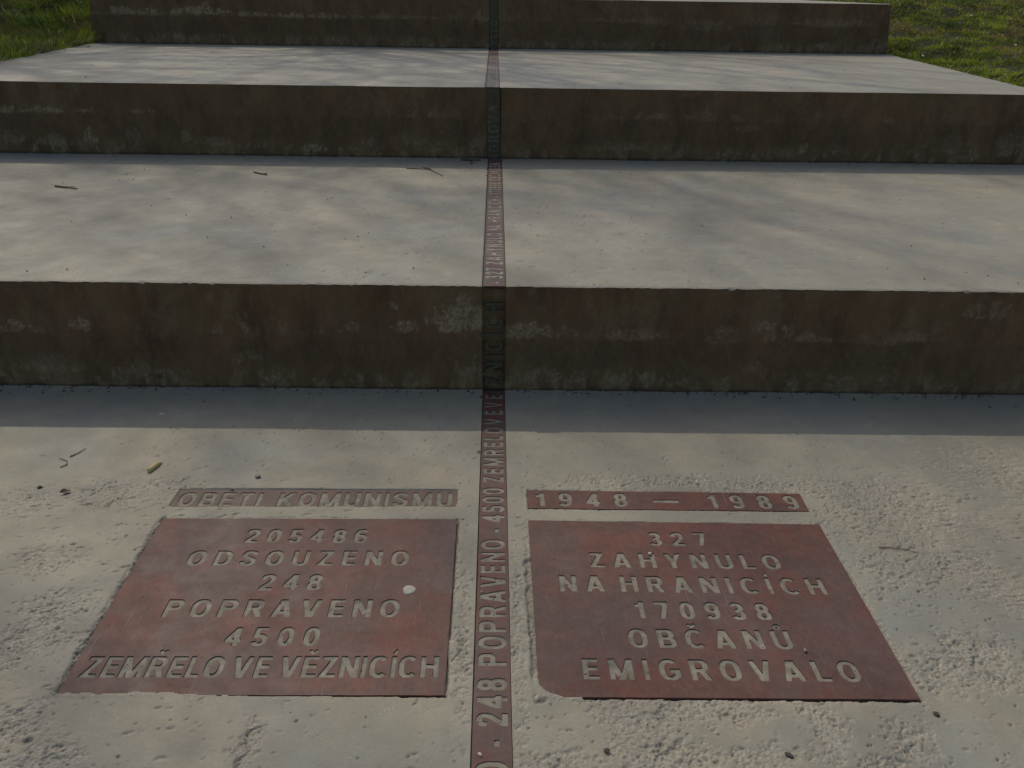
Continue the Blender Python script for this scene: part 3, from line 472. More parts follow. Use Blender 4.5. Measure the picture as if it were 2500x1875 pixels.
def riser_mesh(xl, xr, yf, z0, z1, step, seed, patches, jz, batter=(0, 0), bumpy=.0015, strip=None):
    nx = int((xr - xl) / step); nz = int((z1 - z0) / step) + 1
    xs = np.linspace(xl, xr, nx); zs = np.linspace(z0 - .03, z1 - .0045, nz)
    if strip is not None:
        xs = xs[(xs < strip - .004) | (xs > strip + SW + .004)]
        xs = np.unique(np.concatenate([xs, [strip - .002, strip - .0001, strip + SW + .0001, strip + SW + .002]]))
    X, Z = np.meshgrid(xs, zs)
    f_ = (Z - z0) / (z1 - z0)
    x2 = X.copy()
    if batter[0]: x2 += batter[0] * f_ * sst(xl + .5, xl, X)
    if batter[1]: x2 -= batter[1] * f_ * sst(xr - .5, xr, X)
    h = Z - z0
    D = (fbm(X, Z, .09, 4, seed) - .5) * bumpy * 2 + (fbm(X, Z, .02, 2, seed + 4) - .5) * bumpy
    nA = fbm(X, Z * .55, .05, 5, seed + 11, .62); nB = fbm(X, Z * .6, .11, 5, seed + 17, .6); nC = fbm(X, Z * .5, .016, 4, seed + 23, .7)
    streak = fbm(X, Z * .12, .035, 4, seed + 29, .6)
    lx = fbm(X, Z * 0, .5, 3, seed + 31)
    pale = np.zeros_like(X)
    for (px, pz, rx, rz, s) in patches:
        up = np.where(Z > pz, 1.0, 2.2)
        d = np.hypot((X - px) / rx, (Z - pz) / rz * up)
        pale = np.maximum(pale, s * sst(.0, .09, (.5 * nA + .5 * nC) - .475 + .13 * (1 - d) - .22 * sst(.9, 1.5, d)) * (.55 + .9 * (nC - .3)))
    # salts that climb from the construction joint in little flames, and from the foot
    jn = jz + .006 * (vnoise(X, Z * 0, .3, seed + 2) - .5)
    fl = (Z - jn) / (.012 + .075 * streak ** 2)
    band = (Z > jn) * (1 - sst(.5, 1.3, fl)) * sst(.52, .66, lx + .35 * (nA - .5))
    pale = np.maximum(pale, .38 * band * sst(.40, .55, nA))
    foot = (1 - sst(.35, 1.0, h / (.05 + .16 * nB * (.5 + lx)))) * sst(.44, .60, nA + .15 * (lx - .5))
    green = np.maximum(.8 * foot, .45 * sst(.53, .66, nB) * sst(.35, .75, lx + .2))
    pale = np.maximum(pale, .5 * foot * sst(.55, .66, nC))
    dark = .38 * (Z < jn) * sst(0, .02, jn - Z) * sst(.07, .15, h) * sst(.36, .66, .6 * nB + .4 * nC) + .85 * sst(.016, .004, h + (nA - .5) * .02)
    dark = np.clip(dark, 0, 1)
    top = sst(.02, 0, z1 - Z)
    nick = sst(.74, .82, .6 * vnoise(X, 0 * X, .045, seed + 51) + .4 * vnoise(X, 0 * X, .013, seed + 52)); D = D - nick * sst(.013, .002, z1 - Z) * .006
    D = D + top * .0024 * (vnoise(X, Z, .009, seed + 41) - .4)
    D -= .0015 * (1 - sst(0, .003, np.abs(Z - jn)))
    Y = yf(X) - D
    if strip is not None:
        Y = np.where((X >= strip - .0006) & (X <= strip + SW + .0006), yf(X) + .012, Y)
    return grid_mesh('riser', x2, Y, Z, {'pale': pale, 'green': green, 'dark': dark})

def make_step(label, tread_me, riser_me, sides, z, cat='step', mats=(None, None)):
    root = link('concrete_step', None); tag(root, label, cat, 'broad concrete steps of the memorial stair')
    root.location = (0, 0, 0)
    link('tread', tread_me, M_CON, root)
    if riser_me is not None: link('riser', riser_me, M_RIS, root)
    if sides is not None:
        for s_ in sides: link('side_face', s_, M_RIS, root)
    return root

def side_faces(pts_l, pts_r, zb, zt):
    out = []
    for pts, flip in ((pts_l, 0), (pts_r, 1)):
        v = []; q = []; b = len(v); n = len(pts)
        for (x, y, bx) in pts: v.append((x, y, zb)); 
        for (x, y, bx) in pts: v.append((x + bx, y, zt))
        for i in range(n - 1):
            k = (b + i, b + i + 1, b + n + i + 1, b + n + i); q.append(k if flip else k[::-1])
        out.append(mesh_py('side_face', v, q))
    return out

def XL(y): return -4.262 - (y - 9.53) * .118
def XR(y): return 4.200 + (y - 9.34) * .135

# near step (no riser in view); its front edge lies behind the camera
t0 = link('concrete_step', None)
tag(t0, 'nearest concrete step, with the red plates and worn pitted surface', 'step', 'broad concrete steps of the memorial stair')
link('tread', near_tread(), M_CON, t0)
# the rest of that tread, outside the detailed part: strips left, right and behind
def flat_patch(x0, x1, y0, y1, z, nm='tread'):
    xs = np.linspace(x0, x1, 30); ys = np.linspace(y0, y1, 30); X, Y = np.meshgrid(xs, ys)
    return grid_mesh(nm, X, Y, np.full(X.shape, z) + (fbm(X, Y, .4, 3, 1) - .5) * .003, {'rough': X * 0})
link('tread_margin', flat_patch(-3.35, -2.751, .95, 3.10, .0), M_CON, t0)
link('tread_margin', flat_patch(3.295, 3.45, .95, 3.05, .0), M_CON, t0)
link('tread_margin', flat_patch(-3.30, 3.40, -.2, .952, -.001), M_CON, t0)

P1 = [(-1.889,.262,.05,.03,.7),(-1.634,.262,.05,.035,.8),(-1.002,.26,.03,.03,.5),(-.688,.255,.03,.03,.6),(-.574,.262,.05,.03,.45),(-.331,.27,.07,.035,.8),
 (-.168,.29,.11,.075,1.0),(-.095,.31,.06,.10,.8),(-.391,.36,.02,.03,.7),(-1.029,.123,.05,.03,.7),(-.96,.14,.05,.03,.5),(-1.43,.076,.10,.05,.4),(-1.8,.09,.16,.07,.4),
 (.143,.25,.12,.05,.8),(.274,.25,.06,.035,.55),(.555,.245,.10,.04,.4),(.638,.04,.16,.05,.45),(.248,.055,.14,.05,.45),(.92,.24,.08,.05,.35),(1.117,.25,.09,.06,.6),
 (1.46,.03,.10,.05,.3),(1.575,.225,.05,.03,.4),(1.98,.36,.10,.05,.45),(1.054,.105,.05,.04,.4),(-.08,.10,.12,.08,.45)]
P2 = [(-3.176,.725,.11,.03,.9),(-2.937,.728,.10,.03,.9),(-2.698,.73,.05,.02,.8),(-2.326,.73,.12,.015,.6),(-2.683,.554,.05,.07,.9),(-2.905,.53,.13,.05,.6),(-3.222,.548,.1,.06,.5),
 (-2.408,.575,.05,.06,.5),(-2.059,.563,.03,.05,.6),(-1.873,.535,.12,.04,.45),(-1.606,.511,.10,.03,.5),(-1.197,.50,.09,.035,.8),(-.837,.546,.04,.05,.5),(-.562,.565,.12,.06,.4),
 (-.109,.553,.06,.06,.5),(2.116,.53,.04,.05,.6),(3.567,.55,.16,.12,.6),(1.691,.665,.1,.03,.3),(1.938,.50,.1,.04,.3),(3.1,.56,.2,.08,.3),(.9,.53,.3,.04,.25)]
P3 = [(-3.9,1.225,.16,.05,1.1),(-3.7,1.215,.22,.045,1.1),(-3.1,1.225,.30,.05,1.1),(-2.97,1.245,.07,.09,1.0),(-2.55,1.205,.18,.03,.9),(-2.15,1.20,.25,.03,1.0),(-1.75,1.195,.12,.04,.8),(-1.182,1.2,.15,.03,.5),(-.15,1.2,.1,.08,.6),
 (2.229,1.15,.3,.07,.35),(1.705,1.18,.15,.06,.35),(3.539,1.19,.28,.06,.55),(3.842,1.2,.15,.05,.5),(4.1,.985,.1,.08,.5),(3.538,.965,.12,.05,.6),(-3.131,.965,.10,.04,.6),(-3.342,.985,.06,.05,.6),(2.8,1.1,.2,.2,.25)]
SL1, SL2, SL3 = -.0385, -.0400, -.0415         # left edge of the strip at the foot of risers 1..3

for nm, lab, (xl, xr), (ya, yb), z0, z1, stp, pt, jz, sl, seed in (
    ('s', 'first step up, with pitted sunlit top and the narrow strip reading 327 crossing it', (-3.60, 3.62), (yr1, yr2), 0, Z1, .0062, P1, .235, SL1, 101),
    ('s', 'second step up, with grass at both its ends and smooth top', (-4.26, 4.21), (yr2, yr3), Z1, Z2, .018, P2, .722, SL2, 202),
    ('s', 'highest step in view, its left end ringed by grass and white salt marks', (-4.262, 4.200), (yr3, lambda x: 12.9 - .0189 * x), Z2, Z3, .03, P3, 1.19, SL3, 303)):
    first, second, third = z1 == Z1, z1 == Z2, z1 == Z3
    t_left = {0: -.0382, 1: -.0500, 2: -.0445}[0 if first else 1 if second else 2]
    if first:
        tm = plain_tread(xl, xr, ya, lambda x: yb(x) + .004, z1, stp, seed, t_left, npit=3000)
    else:
        # the ends of the upper steps flare outwards: build square, then bend the grid to the plan
        tm = plain_tread(-1.0, 1.0, lambda x: 0 * x, lambda x: 0 * x + 1, z1, .1, seed, 5, npit=0) if False else None
        e0 = t_left
        n = int((xr - xl) / stp); uu = np.linspace(-1, 1, n)
        my = int((yb(0) - ya(0)) / (stp * 1.4)); t = np.linspace(0, 1, my)
        yc = ya(0) + (yb(0) - ya(0)) * t
        base = np.linspace(-3.5, 3.5, n); base = base[(base < e0 - .01) | (base > e0 + SW + .01)]
        base = np.unique(np.concatenate([base, [e0 - .006, e0 - .004, e0 - .0001, e0 + .004, e0 + SW - .004, e0 + SW + .0001, e0 + SW + .002, e0 + SW + .006]]))
        Yc = np.tile(yc[:, None], (1, len(base))); B = np.tile(base[None], (my, 1))
        lim = np.where(B < 0, XL(Yc), XR(Yc)); a_ = np.abs(B) / 3.5
        X = np.where(np.abs(B) < 1, B, np.sign(B) * (1 + (np.abs(B) - 1) / 2.5 * (np.abs(lim) - 1)))
        if third: X = np.clip(X, -4.20, 4.145)
        Y = ya(X) + (yb(X) - ya(X)) * t[:, None]
        H = (fbm(X, Y, .6, 3, seed) - .5) * .006 + (fbm(X, Y, .07, 3, seed + 3) - .5) * .0015
        H -= (1 - sst(0, .01, Y - ya(X))) * .004
        H = np.where((B > e0 - .0041) & (B < e0 + SW + .0021), -.006, H); H = np.where((B >= e0 - .0005) & (B <= e0 + SW + .0005), -.013, H)
        X = X + SK * (Y - ya(0)) * .6
        tm = grid_mesh('tread', X, Y, H + z1, {'rough': 0 * X + .25 * sst(.58, .66, fbm(X, Y, .1, 4, seed + 9, .6))})
    rl, rr = (XL(5.70), XR(5.64)) if second else (xl, xr)
    rm = riser_mesh(rl, rr, ya, z0, z1, .0058 if first else .009, seed, pt, jz, (.06, .055) if third else (0, 0), .0012 if first else .002, sl)
    if first: sd = side_faces([(xl, 3.09, 0), (xl, 5.71, 0)], [(xr, 2.99, 0), (xr, 5.63, 0)], -.1, z1 - .003)
    elif second: sd = side_faces([(XL(y), y, 0) for y in (5.72, 7.5, 9.53)], [(XR(y), y, 0) for y in (5.63, 7.5, 9.34)], z0 - .1, z1 - .003)
    else: sd = side_faces([(xl, 9.50, .06), (xl, 12.9, .06)], [(xr, 9.34, -.055), (xr, 12.8, -.055)], z0 - .1, z1 - .003)
    make_step(lab, tm, rm, sd, z1)

# ------------------------------------------------------------------ plates and letters
def glyph_loops(ch, k, cap):
    if ch == '-': return None
    w, loops = GL[ch]
    return w * .001 * k * cap, [[(l[i] * .001 * k * cap, l[i + 1] * .001 * cap) for i in range(0, len(l), 2)] for l in loops]
def layout(word, x0, x1, y0, y1, cap, k):
    """place the glyphs of a word between x0 and x1 on a base line rising from y0 to y1"""
    if word == '-':
        return [('-', [[(x0, y0), (x1, y1), (x1, y1 + cap), (x0, y0 + cap)]])]
    ws = [GL[c][0] * .001 * k * cap for c in word]
    gap = (x1 - x0 - sum(ws)) / max(1, len(word) - 1) if len(word) > 1 else 0
    x = x0; out = []
    sl = (y1 - y0) / (x1 - x0)
    for c, w in zip(word, ws):
        _, loops = glyph_loops(c, k, cap)
        out.append((c, [[(x + px, y0 + sl * (x + px - x0) + py) for px, py in l] for l in loops])); x += w + gap
    return out
def curve_mesh(name, loops, z_top, thick):
    cu = bpy.data.curves.new(name, 'CURVE'); cu.dimensions = '2D'; cu.fill_mode = 'BOTH'; cu.extrude = thick / 2
    for l in loops:
        s = cu.splines.new('POLY'); s.points.add(len(l) - 1); s.use_cyclic_u = True
        a = np.zeros((len(l), 4), np.float32); a[:, :2] = l; a[:, 3] = 1; s.points.foreach_set('co', a.reshape(-1))
    o = bpy.data.objects.new(name, cu); col.objects.link(o)
    dg = bpy.context.evaluated_depsgraph_get()
    me = bpy.data.meshes.new_from_object(o.evaluated_get(dg), depsgraph=dg)
    bpy.data.objects.remove(o); bpy.data.curves.remove(cu)
    me.name = name
    me.transform(Matrix.Translation((0, 0, z_top - thick / 2))); me.materials.clear()
    return me
def dense_outline(P, n=60, amp=.0004, seed=1):
    out = []
    rg = np.random.default_rng(seed)
    for a, b in zip(P, P[1:] + P[:1]):
        for i in range(n):
            t = i / n; j = 0 if i == 0 else rg.normal(0, amp)
            l = math.hypot(b[0] - a[0], b[1] - a[1]); out.append((a[0] + (b[0] - a[0]) * t + (b[1] - a[1]) / l * j, a[1] + (b[1] - a[1]) * t - (b[0] - a[0]) / l * j))
    return out
def inscribed(name, label, cat, outline, words, top, mat, mmat, recess=.0026, M=None, plate='plate', thick=.0045, group=None, sd=1):
    root = link(name, None); tag(root, label, cat, group)
    if M is not None:
        root.rotation_mode = 'QUATERNION'; root.location = M.translation; root.rotation_quaternion = M.to_quaternion()
    glyphs = [g for w in words for g in layout(*w)]
    loops = [dense_outline(outline, 40, .0003, sd)] + [l for c, ls in glyphs for l in ls]
    link(plate, curve_mesh(plate, loops, top, thick), mat, root)
    for c, ls in glyphs:
        # each letter is filled with mortar a little below the face of the plate
        o = link('letter', curve_mesh('letter', ls, top - recess, .0015), mmat, root)
    return root
LAB = {'left': ('large red-brown bronze plate left of the strip, reading 205486 ODSOUZENO', 'plaque'),
       'right': ('large red-brown bronze plate right of the strip, reading 327 ZAHYNULO', 'plaque'),
       'hleft': ('narrow dusty plate reading OBĚTI KOMUNISMU above the left plaque', 'plaque'),
       'hright': ('narrow red-brown plate reading 1948 - 1989 above the right plaque', 'plaque')}
for i, (n, P) in enumerate(PL.items()):
    inscribed('inscribed_plaque', LAB[n][0], LAB[n][1], P, WORDS[n], .0008 if n != 'hleft' else -.0022, M_BRZ if n != 'hleft' else M_BRH, M_MOR, .0028 if n[0] != 'h' else .0024, None, group='bronze plates set in the step', sd=i + 3)

# strip: text runs away from the camera, tops of the letters to the left
def strip_frame(x_left, y, z, vertical=False, tilt=0.0):
    # local x = reading direction, local y = towards -X (tops of letters), local z = outward
    if vertical:
        ex, ey, ez = Vector((tilt, 0, 1)).normalized(), Vector((-1, 0, tilt)).normalized(), Vector((0, -1, 0))
    else:
        ex, ey, ez = Vector((SK, 1, 0)).normalized(), Vector((-1, SK, 0)).normalized(), Vector((0, 0, 1))
    o = Vector((x_left + SW, y, z))
    return Matrix(((ex.x, ey.x, ez.x, o.x), (ex.y, ey.y, ez.y, o.y), (ex.z, ey.z, ez.z, o.z), (0, 0, 0, 1)))
BL0, CAP = .0085, .0715      # base line and cap height measured from the right edge of the strip
def w_(t, a, b, k=.95): return (t, a, b, BL0, BL0, CAP, k)
def dot(a, b): return ('-', a, b, .027, .027, .0125, 1)
def run(text, s, k=.95, gap=.0125, space=.035):
    out = []
    for w in text.split(' '):
        if w == '-': out.append(dot(s, s + .016)); s += .016 + space
        else:
            L_ = sum(GL[c][0] for c in w) * .001 * k * CAP + gap * (len(w) - 1); out.append(w_(w, s, s + L_, k)); s += L_ + space
    return out, s
def rect(L_): return [(0, SW), (L_, SW), (L_, 0), (0, 0)]
g = 'lettered bronze strip pieces up the middle of the steps'
def seg(y_a, y_b, xl, z, words, label, vertical=False, tilt=0.0, sd=1, recess=.0022):
    L_ = y_b - y_a
    M = strip_frame(xl, y_a if not vertical else z[1], y_a if vertical else z, vertical, tilt)
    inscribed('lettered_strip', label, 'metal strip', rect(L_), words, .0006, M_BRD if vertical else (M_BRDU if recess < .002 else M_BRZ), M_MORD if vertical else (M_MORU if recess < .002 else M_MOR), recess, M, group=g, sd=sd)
K = .86
o = .95
words = [w_('O', 1.186 - o, 1.2338 - o, K), dot(1.2712 - o, 1.2897 - o), w_('248', 1.3264 - o, 1.4696 - o, K), w_('POPRAVENO', 1.5093 - o, 2.0207 - o, K),
         dot(2.0566 - o, 2.0764 - o), w_('4500', 2.1105 - o, 2.3053 - o, K), w_('ZEMŘELO', 2.3375 - o, 2.7227 - o, K), w_('VE', 2.7453 - o, 2.8595 - o, K), w_('VĚ', 2.884 - o, 2.9965 - o, K)]
seg(o, 3.034, strip_left(o), 0, words, 'bronze strip lying between the two big plaques, reading 248 POPRAVENO - 4500 ZEMŘELO VE VĚ', sd=21)
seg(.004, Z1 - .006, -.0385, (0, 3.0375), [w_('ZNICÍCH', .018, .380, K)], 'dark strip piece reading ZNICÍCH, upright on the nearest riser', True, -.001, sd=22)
o = 3.033
words = [dot(3.0673 - o, 3.0865 - o), w_('327', 3.1255 - o, 3.2658 - o, K), w_('ZAHYNULO', 3.3121 - o, 3.8 - o, K), w_('NA', 3.8462 - o, 3.9402 - o, K),
         w_('HRANICÍCH', 4.0032 - o, 4.4917 - o, K), dot(4.535 - o, 4.556 - o), w_('170938', 4.6063 - o, 4.9159 - o, K), w_('OBČANŮ', 4.965 - o, 5.330 - o, K), w_('EM', 5.39 - o, 5.51 - o, K)]
seg(o, 5.668, -.0382 + SK * 0, Z1, words, 'strip piece on the first tread up, reading 327 ZAHYNULO NA HRANICÍCH', sd=23, recess=.0008)
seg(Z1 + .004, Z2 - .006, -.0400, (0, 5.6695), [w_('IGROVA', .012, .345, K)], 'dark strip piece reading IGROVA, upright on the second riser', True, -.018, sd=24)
words, e = run('LO - 205486 ODSOUZENO - 248 POPRAVENO - 4500 ZEM', .03, K, .0135, .042)
seg(5.664, 9.418, -.0500, Z2, words, 'small far strip piece across the smooth tread between grass banks', sd=25, recess=.0005)
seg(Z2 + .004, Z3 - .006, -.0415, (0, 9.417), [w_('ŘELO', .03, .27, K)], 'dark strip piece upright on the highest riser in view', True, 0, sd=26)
words, e = run('VE VĚZNICÍCH - 327 ZAHYNULO NA HRANICÍCH', .03, K, .0135, .042)
seg(9.412, 12.4, -.0445, Z3, words, 'strip piece on top of the highest step, seen almost edge-on', sd=27, recess=.0005)

# ------------------------------------------------------------------ ground
def zter(x, y):
    y = np.asarray(y, float); x = np.asarray(x, float)
    base = np.interp(y, [-60, -3, 2.0, 3.2, 5.4, 6.2, 9.4, 13, 25, 60, 200], [-1.6, -.35, -.05, .30, .42, .855, .895, 1.50, 3.3, 8.5, 26])
    out = np.maximum(XL(np.clip(y, 3, 10)) - x, x - XR(np.clip(y, 3, 10)))
    lat = .035 * np.clip(out, 0, 6)
    n = (fbm(x, y, 1.6, 3, 301) - .5) * .22 * sst(.1, 1.2, out) + (fbm(x, y, .3, 2, 305) - .5) * .11 * sst(0, .3, out)
    return base + lat * np.where(y > 5.5, 1, .3) + n
ty = np.concatenate([np.linspace(-60, -3, 12), np.linspace(-2, 5.5, 16), np.linspace(5.8, 14, 110), np.linspace(15, 30, 12), np.linspace(35, 200, 12)])
uo = np.concatenate([[-.35, -.02, .0], np.linspace(.06, 6, 90), [7, 9, 12, 18, 30, 60, 120]])
Ty, Uo = np.meshgrid(ty, uo, indexing='ij')
yl = np.clip(Ty, 3, 9.5)
Lx = XL(yl) - Uo; Rx = XR(yl) + Uo
GX = np.concatenate([Lx[:, ::-1], Rx], 1); GY = np.concatenate([Ty, Ty], 1)
UU = np.concatenate([Uo[:, ::-1], Uo], 1)
GZ = zter(GX, GY); GZ = np.where((UU < .03) & (GY < 12.8), GZ - .75, GZ)
ground = link('ground', grid_mesh('ground', GX, GY, GZ), M_SOIL); tag(ground, 'sloping grassy bank the steps are let into', kind='structure')

# ------------------------------------------------------------------ grass
def grass(name, side, n, label, hmean, pal, lush):
    rg = np.random.default_rng(77 + side)
    yy = 5.9 + 7.6 * rg.random(n) ** 1.15
    lim = XL(np.clip(yy, 3, 9.5)) if side < 0 else XR(np.clip(yy, 3, 9.4))
    o_ = .005 + 4.3 * rg.random(n) ** 1.2
    x = lim + side * o_
    z = zter(x, yy) - .012
    dens = fbm(x, yy, .28, 3, 401 + side, .6); tuft = fbm(x, yy, .09, 2, 411)
    keep = (rg.random(n) < sst(.30, .48, dens) * .85 + .15)
    # a fringe of taller stems against the concrete
    x, yy, z, dens, tuft, o_ = (a[keep] for a in (x, yy, z, dens, tuft, o_)); n = len(x)
    h = hmean * (.45 + 1.1 * rg.random(n)) * (.55 + 1.1 * tuft) * (1 + .5 * lush * (o_ < .12))
    w = rg.uniform(.0022, .0048, n) * 1.25
    a = rg.uniform(0, 2 * np.pi, n); lean = rg.uniform(.2, 2.0, n); la = np.where(rg.random(n) < .5, -2.0 + rg.normal(0, .7, n), rg.uniform(0, 2 * np.pi, n))
    ca, sa = np.cos(a) * w, np.sin(a) * w
    la = np.where(o_ < .05, (0 if side < 0 else np.pi) + rg.normal(0, .8, n), la)
    dx, dy = np.cos(la) * lean, np.sin(la) * lean
    V = np.zeros((n, 5, 3))
    V[:, 0] = np.stack([x - ca, yy - sa, z], 1); V[:, 1] = np.stack([x + ca, yy + sa, z], 1)
    mx, my, mz = x + dx * h * .35, yy + dy * h * .35, z + h * .62 / np.sqrt(1 + .3 * lean ** 2)
    V[:, 2] = np.stack([mx + ca * .8, my + sa * .8, mz], 1); V[:, 3] = np.stack([mx - ca * .8, my - sa * .8, mz], 1)
    V[:, 4] = np.stack([x + dx * h * .95, yy + dy * h * .95, z + h / np.sqrt(1 + lean ** 2) * (1.0)], 1)
    i = np.arange(n)[:, None] * 5
    F1 = np.concatenate([i, i + 1, i + 2], 1); F2 = np.concatenate([i, i + 2, i + 3], 1); F3 = np.concatenate([i + 3, i + 2, i + 4], 1)
    Q = np.concatenate([F1, F2, F3])
    pal = np.array(pal); kk = np.clip(.25 + 1.5 * (fbm(x, yy, .22, 3, 431 + side) - .42) * 1.6 + rg.normal(0, .22, n), 0, 1)
    dry = sst(.50, .66, fbm(x, yy, .35, 3, 421 + side) + .1 * (rg.random(n) - .5))
    c = pal[0][None] * (1 - kk[:, None]) + pal[1][None] * kk[:, None]
    c = c * (1 - .75 * dry[:, None]) + pal[2][None] * .75 * dry[:, None]
    straw = rg.random(n) < .04; c[straw] = pal[3] * rg.uniform(.5, 1.1, straw.sum())[:, None]
    C5 = np.repeat(c, 5, 0); 
    return tag(link(name, quad_arrays(name, V.reshape(-1, 3), Q, C5), M_GRASS), label, kind='stuff')
grass('grass', -1, 85000, 'long lush shaded grass left of the upper steps', .09, [(.055, .098, .008), (.26, .33, .025), (.17, .13, .04), (.50, .43, .20)], 1)
grass('grass', 1, 105000, 'short turf with brown patches right of the upper steps', .040, [(.090, .135, .012), (.34, .38, .030), (.24, .17, .06), (.55, .45, .24)], 0)

def at_ground(x, y, dz=0): return float(zter(np.array([x]), np.array([y]))[0]) + dz
# ------------------------------------------------------------------ trees up the slope that dapple the steps
def tree(label, x, y, H0, seed, lean=(0, 0), r0=.22):
    rg = np.random.default_rng(seed); V = []; Fc = []; TV = []; TF = []
    def tube(p, q, ra, rb, n, VV, FF):
        d = (q - p); l = np.linalg.norm(d); d = d / l
        s = np.cross(d, [0, 0, 1.0]) if abs(d[2]) < .9 else np.cross(d, [1.0, 0, 0]); s /= np.linalg.norm(s); t = np.cross(d, s)
        b = len(VV)
        for c, rr in ((p, ra), (q, rb)):
            for k in range(n):
                a = 2 * np.pi * k / n; VV.append(c + (s * np.cos(a) + t * np.sin(a)) * rr)
        for k in range(n): FF.append((b + k, b + (k + 1) % n, b + n + (k + 1) % n, b + n + k))
    def grow(p, d, l, r_, lev, VV, FF):
        segs = 4 if lev < 3 else 3
        for s in range(segs):
            d2 = d + rg.normal(0, .10 + .04 * lev, 3) + np.array([0, 0, .05]); d2 /= np.linalg.norm(d2)
            q = p + d2 * l / segs; r2 = r_ * (1 - .16)
            tube(p, q, r_, r2, 7 if lev < 2 else (4 if lev < 3 else 3), VV, FF); p, d, r_ = q, d2, r2
            if lev >= 1 and lev < 4 and (s > 0 or lev > 1):
                for _ in range(2 if lev < 5 else 1):
                    a = rg.uniform(0, 2 * np.pi); sd_ = np.cross(d, [np.cos(a), np.sin(a), .3]); sd_ /= np.linalg.norm(sd_)
                    nd = d * rg.uniform(.45, .8) + sd_ * rg.uniform(.6, .9); nd /= np.linalg.norm(nd)
                    if rg.random() < .62: grow(p, nd, l * rg.uniform(.5, .72), r_ * rg.uniform(.5, .75), lev + 1, V, Fc)
        if lev < 4:
            for _ in range(2 if lev else 5):
                nd = d + rg.normal(0, .45, 3); nd /= np.linalg.norm(nd); grow(p, nd, l * rg.uniform(.62, .8), r_ * .82, lev + 1, V, Fc)
    root = link('bare_tree', None); root.location = (x, y, at_ground(x, y) - .1)
    tag(root, label, 'tree', 'leafless trees up the slope')
    grow(np.zeros(3), np.array([lean[0], lean[1], 1.0]), H0 * .34, r0, 0, TV, TF)
    link('trunk', mesh_py('trunk', TV, TF, True), M_BARK, root)
    link('crown', mesh_py('crown', V, Fc, True), M_BARK, root)
    return root, len(Fc)
for (x, y, h, s, lab) in ((-13.0, 22.8, 20.5, 3, 'tall bare tree far up the slope behind the left grass bank'), (-9.2, 21.0, 20.5, 8, 'tall bare tree far up the slope behind the middle of the steps'),
                          (-7.0, 20.8, 18.5, 5, 'tall bare tree far up the slope, nearest to the line of the strip'), (-12.0, 16.0, 9.0, 9, 'lower bare tree up the slope behind the left grass bank')):
    rt, nf = tree(lab, x, y, h, s, r0=h * .0195)

# ------------------------------------------------------------------ small things lying about
def stone(name, label, cat, x, y, z, r_, mat, seed, sq=(1, 1, .7), group=None):
    rg = np.random.default_rng(seed)
    import bmesh
    bm = bmesh.new(); bmesh.ops.create_icosphere(bm, subdivisions=2, radius=r_)
    off = rg.uniform(0, 9, 3)
    for v in bm.verts:
        p = np.array(v.co); n_ = 1 + .28 * math.sin(p[0] / r_ * 2.3 + off[0]) * math.cos(p[1] / r_ * 2.1 + off[1]) + .15 * math.sin(p[2] / r_ * 3 + off[2]) + rg.normal(0, .04)
        v.co = Vector((p[0] * sq[0] * n_, p[1] * sq[1] * n_, p[2] * sq[2] * n_ + r_ * sq[2] * .8))
    me = bpy.data.meshes.new(name); bm.to_mesh(me); bm.free()
    o = link(name, me, mat, loc=(x, y, z)); o.rotation_euler = (0, 0, rg.uniform(0, 6)); tag(o, label, cat, group); return o
def tube_mesh(name, pts, radii, n=7):
    V = []; F_ = []
    pts = [np.array(p, float) for p in pts]
    for i, p in enumerate(pts):
        d = pts[min(i + 1, len(pts) - 1)] - pts[max(i - 1, 0)]; d /= np.linalg.norm(d)
        s = np.cross(d, [0, 0, 1.0]); s /= np.linalg.norm(s); t = np.cross(s, d)
        for k in range(n): a = 2 * np.pi * k / n; V.append(p + (s * np.cos(a) + t * np.sin(a)) * radii[i])
    for i in range(len(pts) - 1):
        for k in range(n): F_.append((i * n + k, i * n + (k + 1) % n, (i + 1) * n + (k + 1) % n, (i + 1) * n + k))
    F_.append(tuple(range(n))[::-1]); F_.append(tuple((len(pts) - 1) * n + k for k in range(n)))
    return V, F_
def twig(label, branches, z, mat, group=None, cat='twig'):
    """first branch is the main stem; the others are side shoots, children of it"""
    root = None
    for pts, ra in branches:
        ra = ra * .78
        P_ = [(x, y, z + ra * (1.0 + (dz[0] if dz else 0))) for (x, y, *dz) in pts]
        # extra bends
        Q = []
        rg = np.random.default_rng(int(abs(pts[0][0]) * 1e4) + 7)
        for a, b in zip(P_, P_[1:]):
            for t in (0, .35, .7): Q.append(tuple(np.array(a) * (1 - t) + np.array(b) * t + np.append(rg.normal(0, ra * .5, 2), 0)))
        Q.append(P_[-1]); R_ = np.linspace(ra, ra * .55, len(Q))
        V, F_ = tube_mesh('twig', Q, R_)
        if root is None:
            o0 = np.array(P_[0]); root = link('twig', mesh_py('twig', [v - o0 for v in V], F_, True), mat, loc=tuple(o0)); tag(root, label, cat, group)
        else: link('side_shoot', mesh_py('side_shoot', [v - o0 for v in V], F_, True), mat, root)
    return root

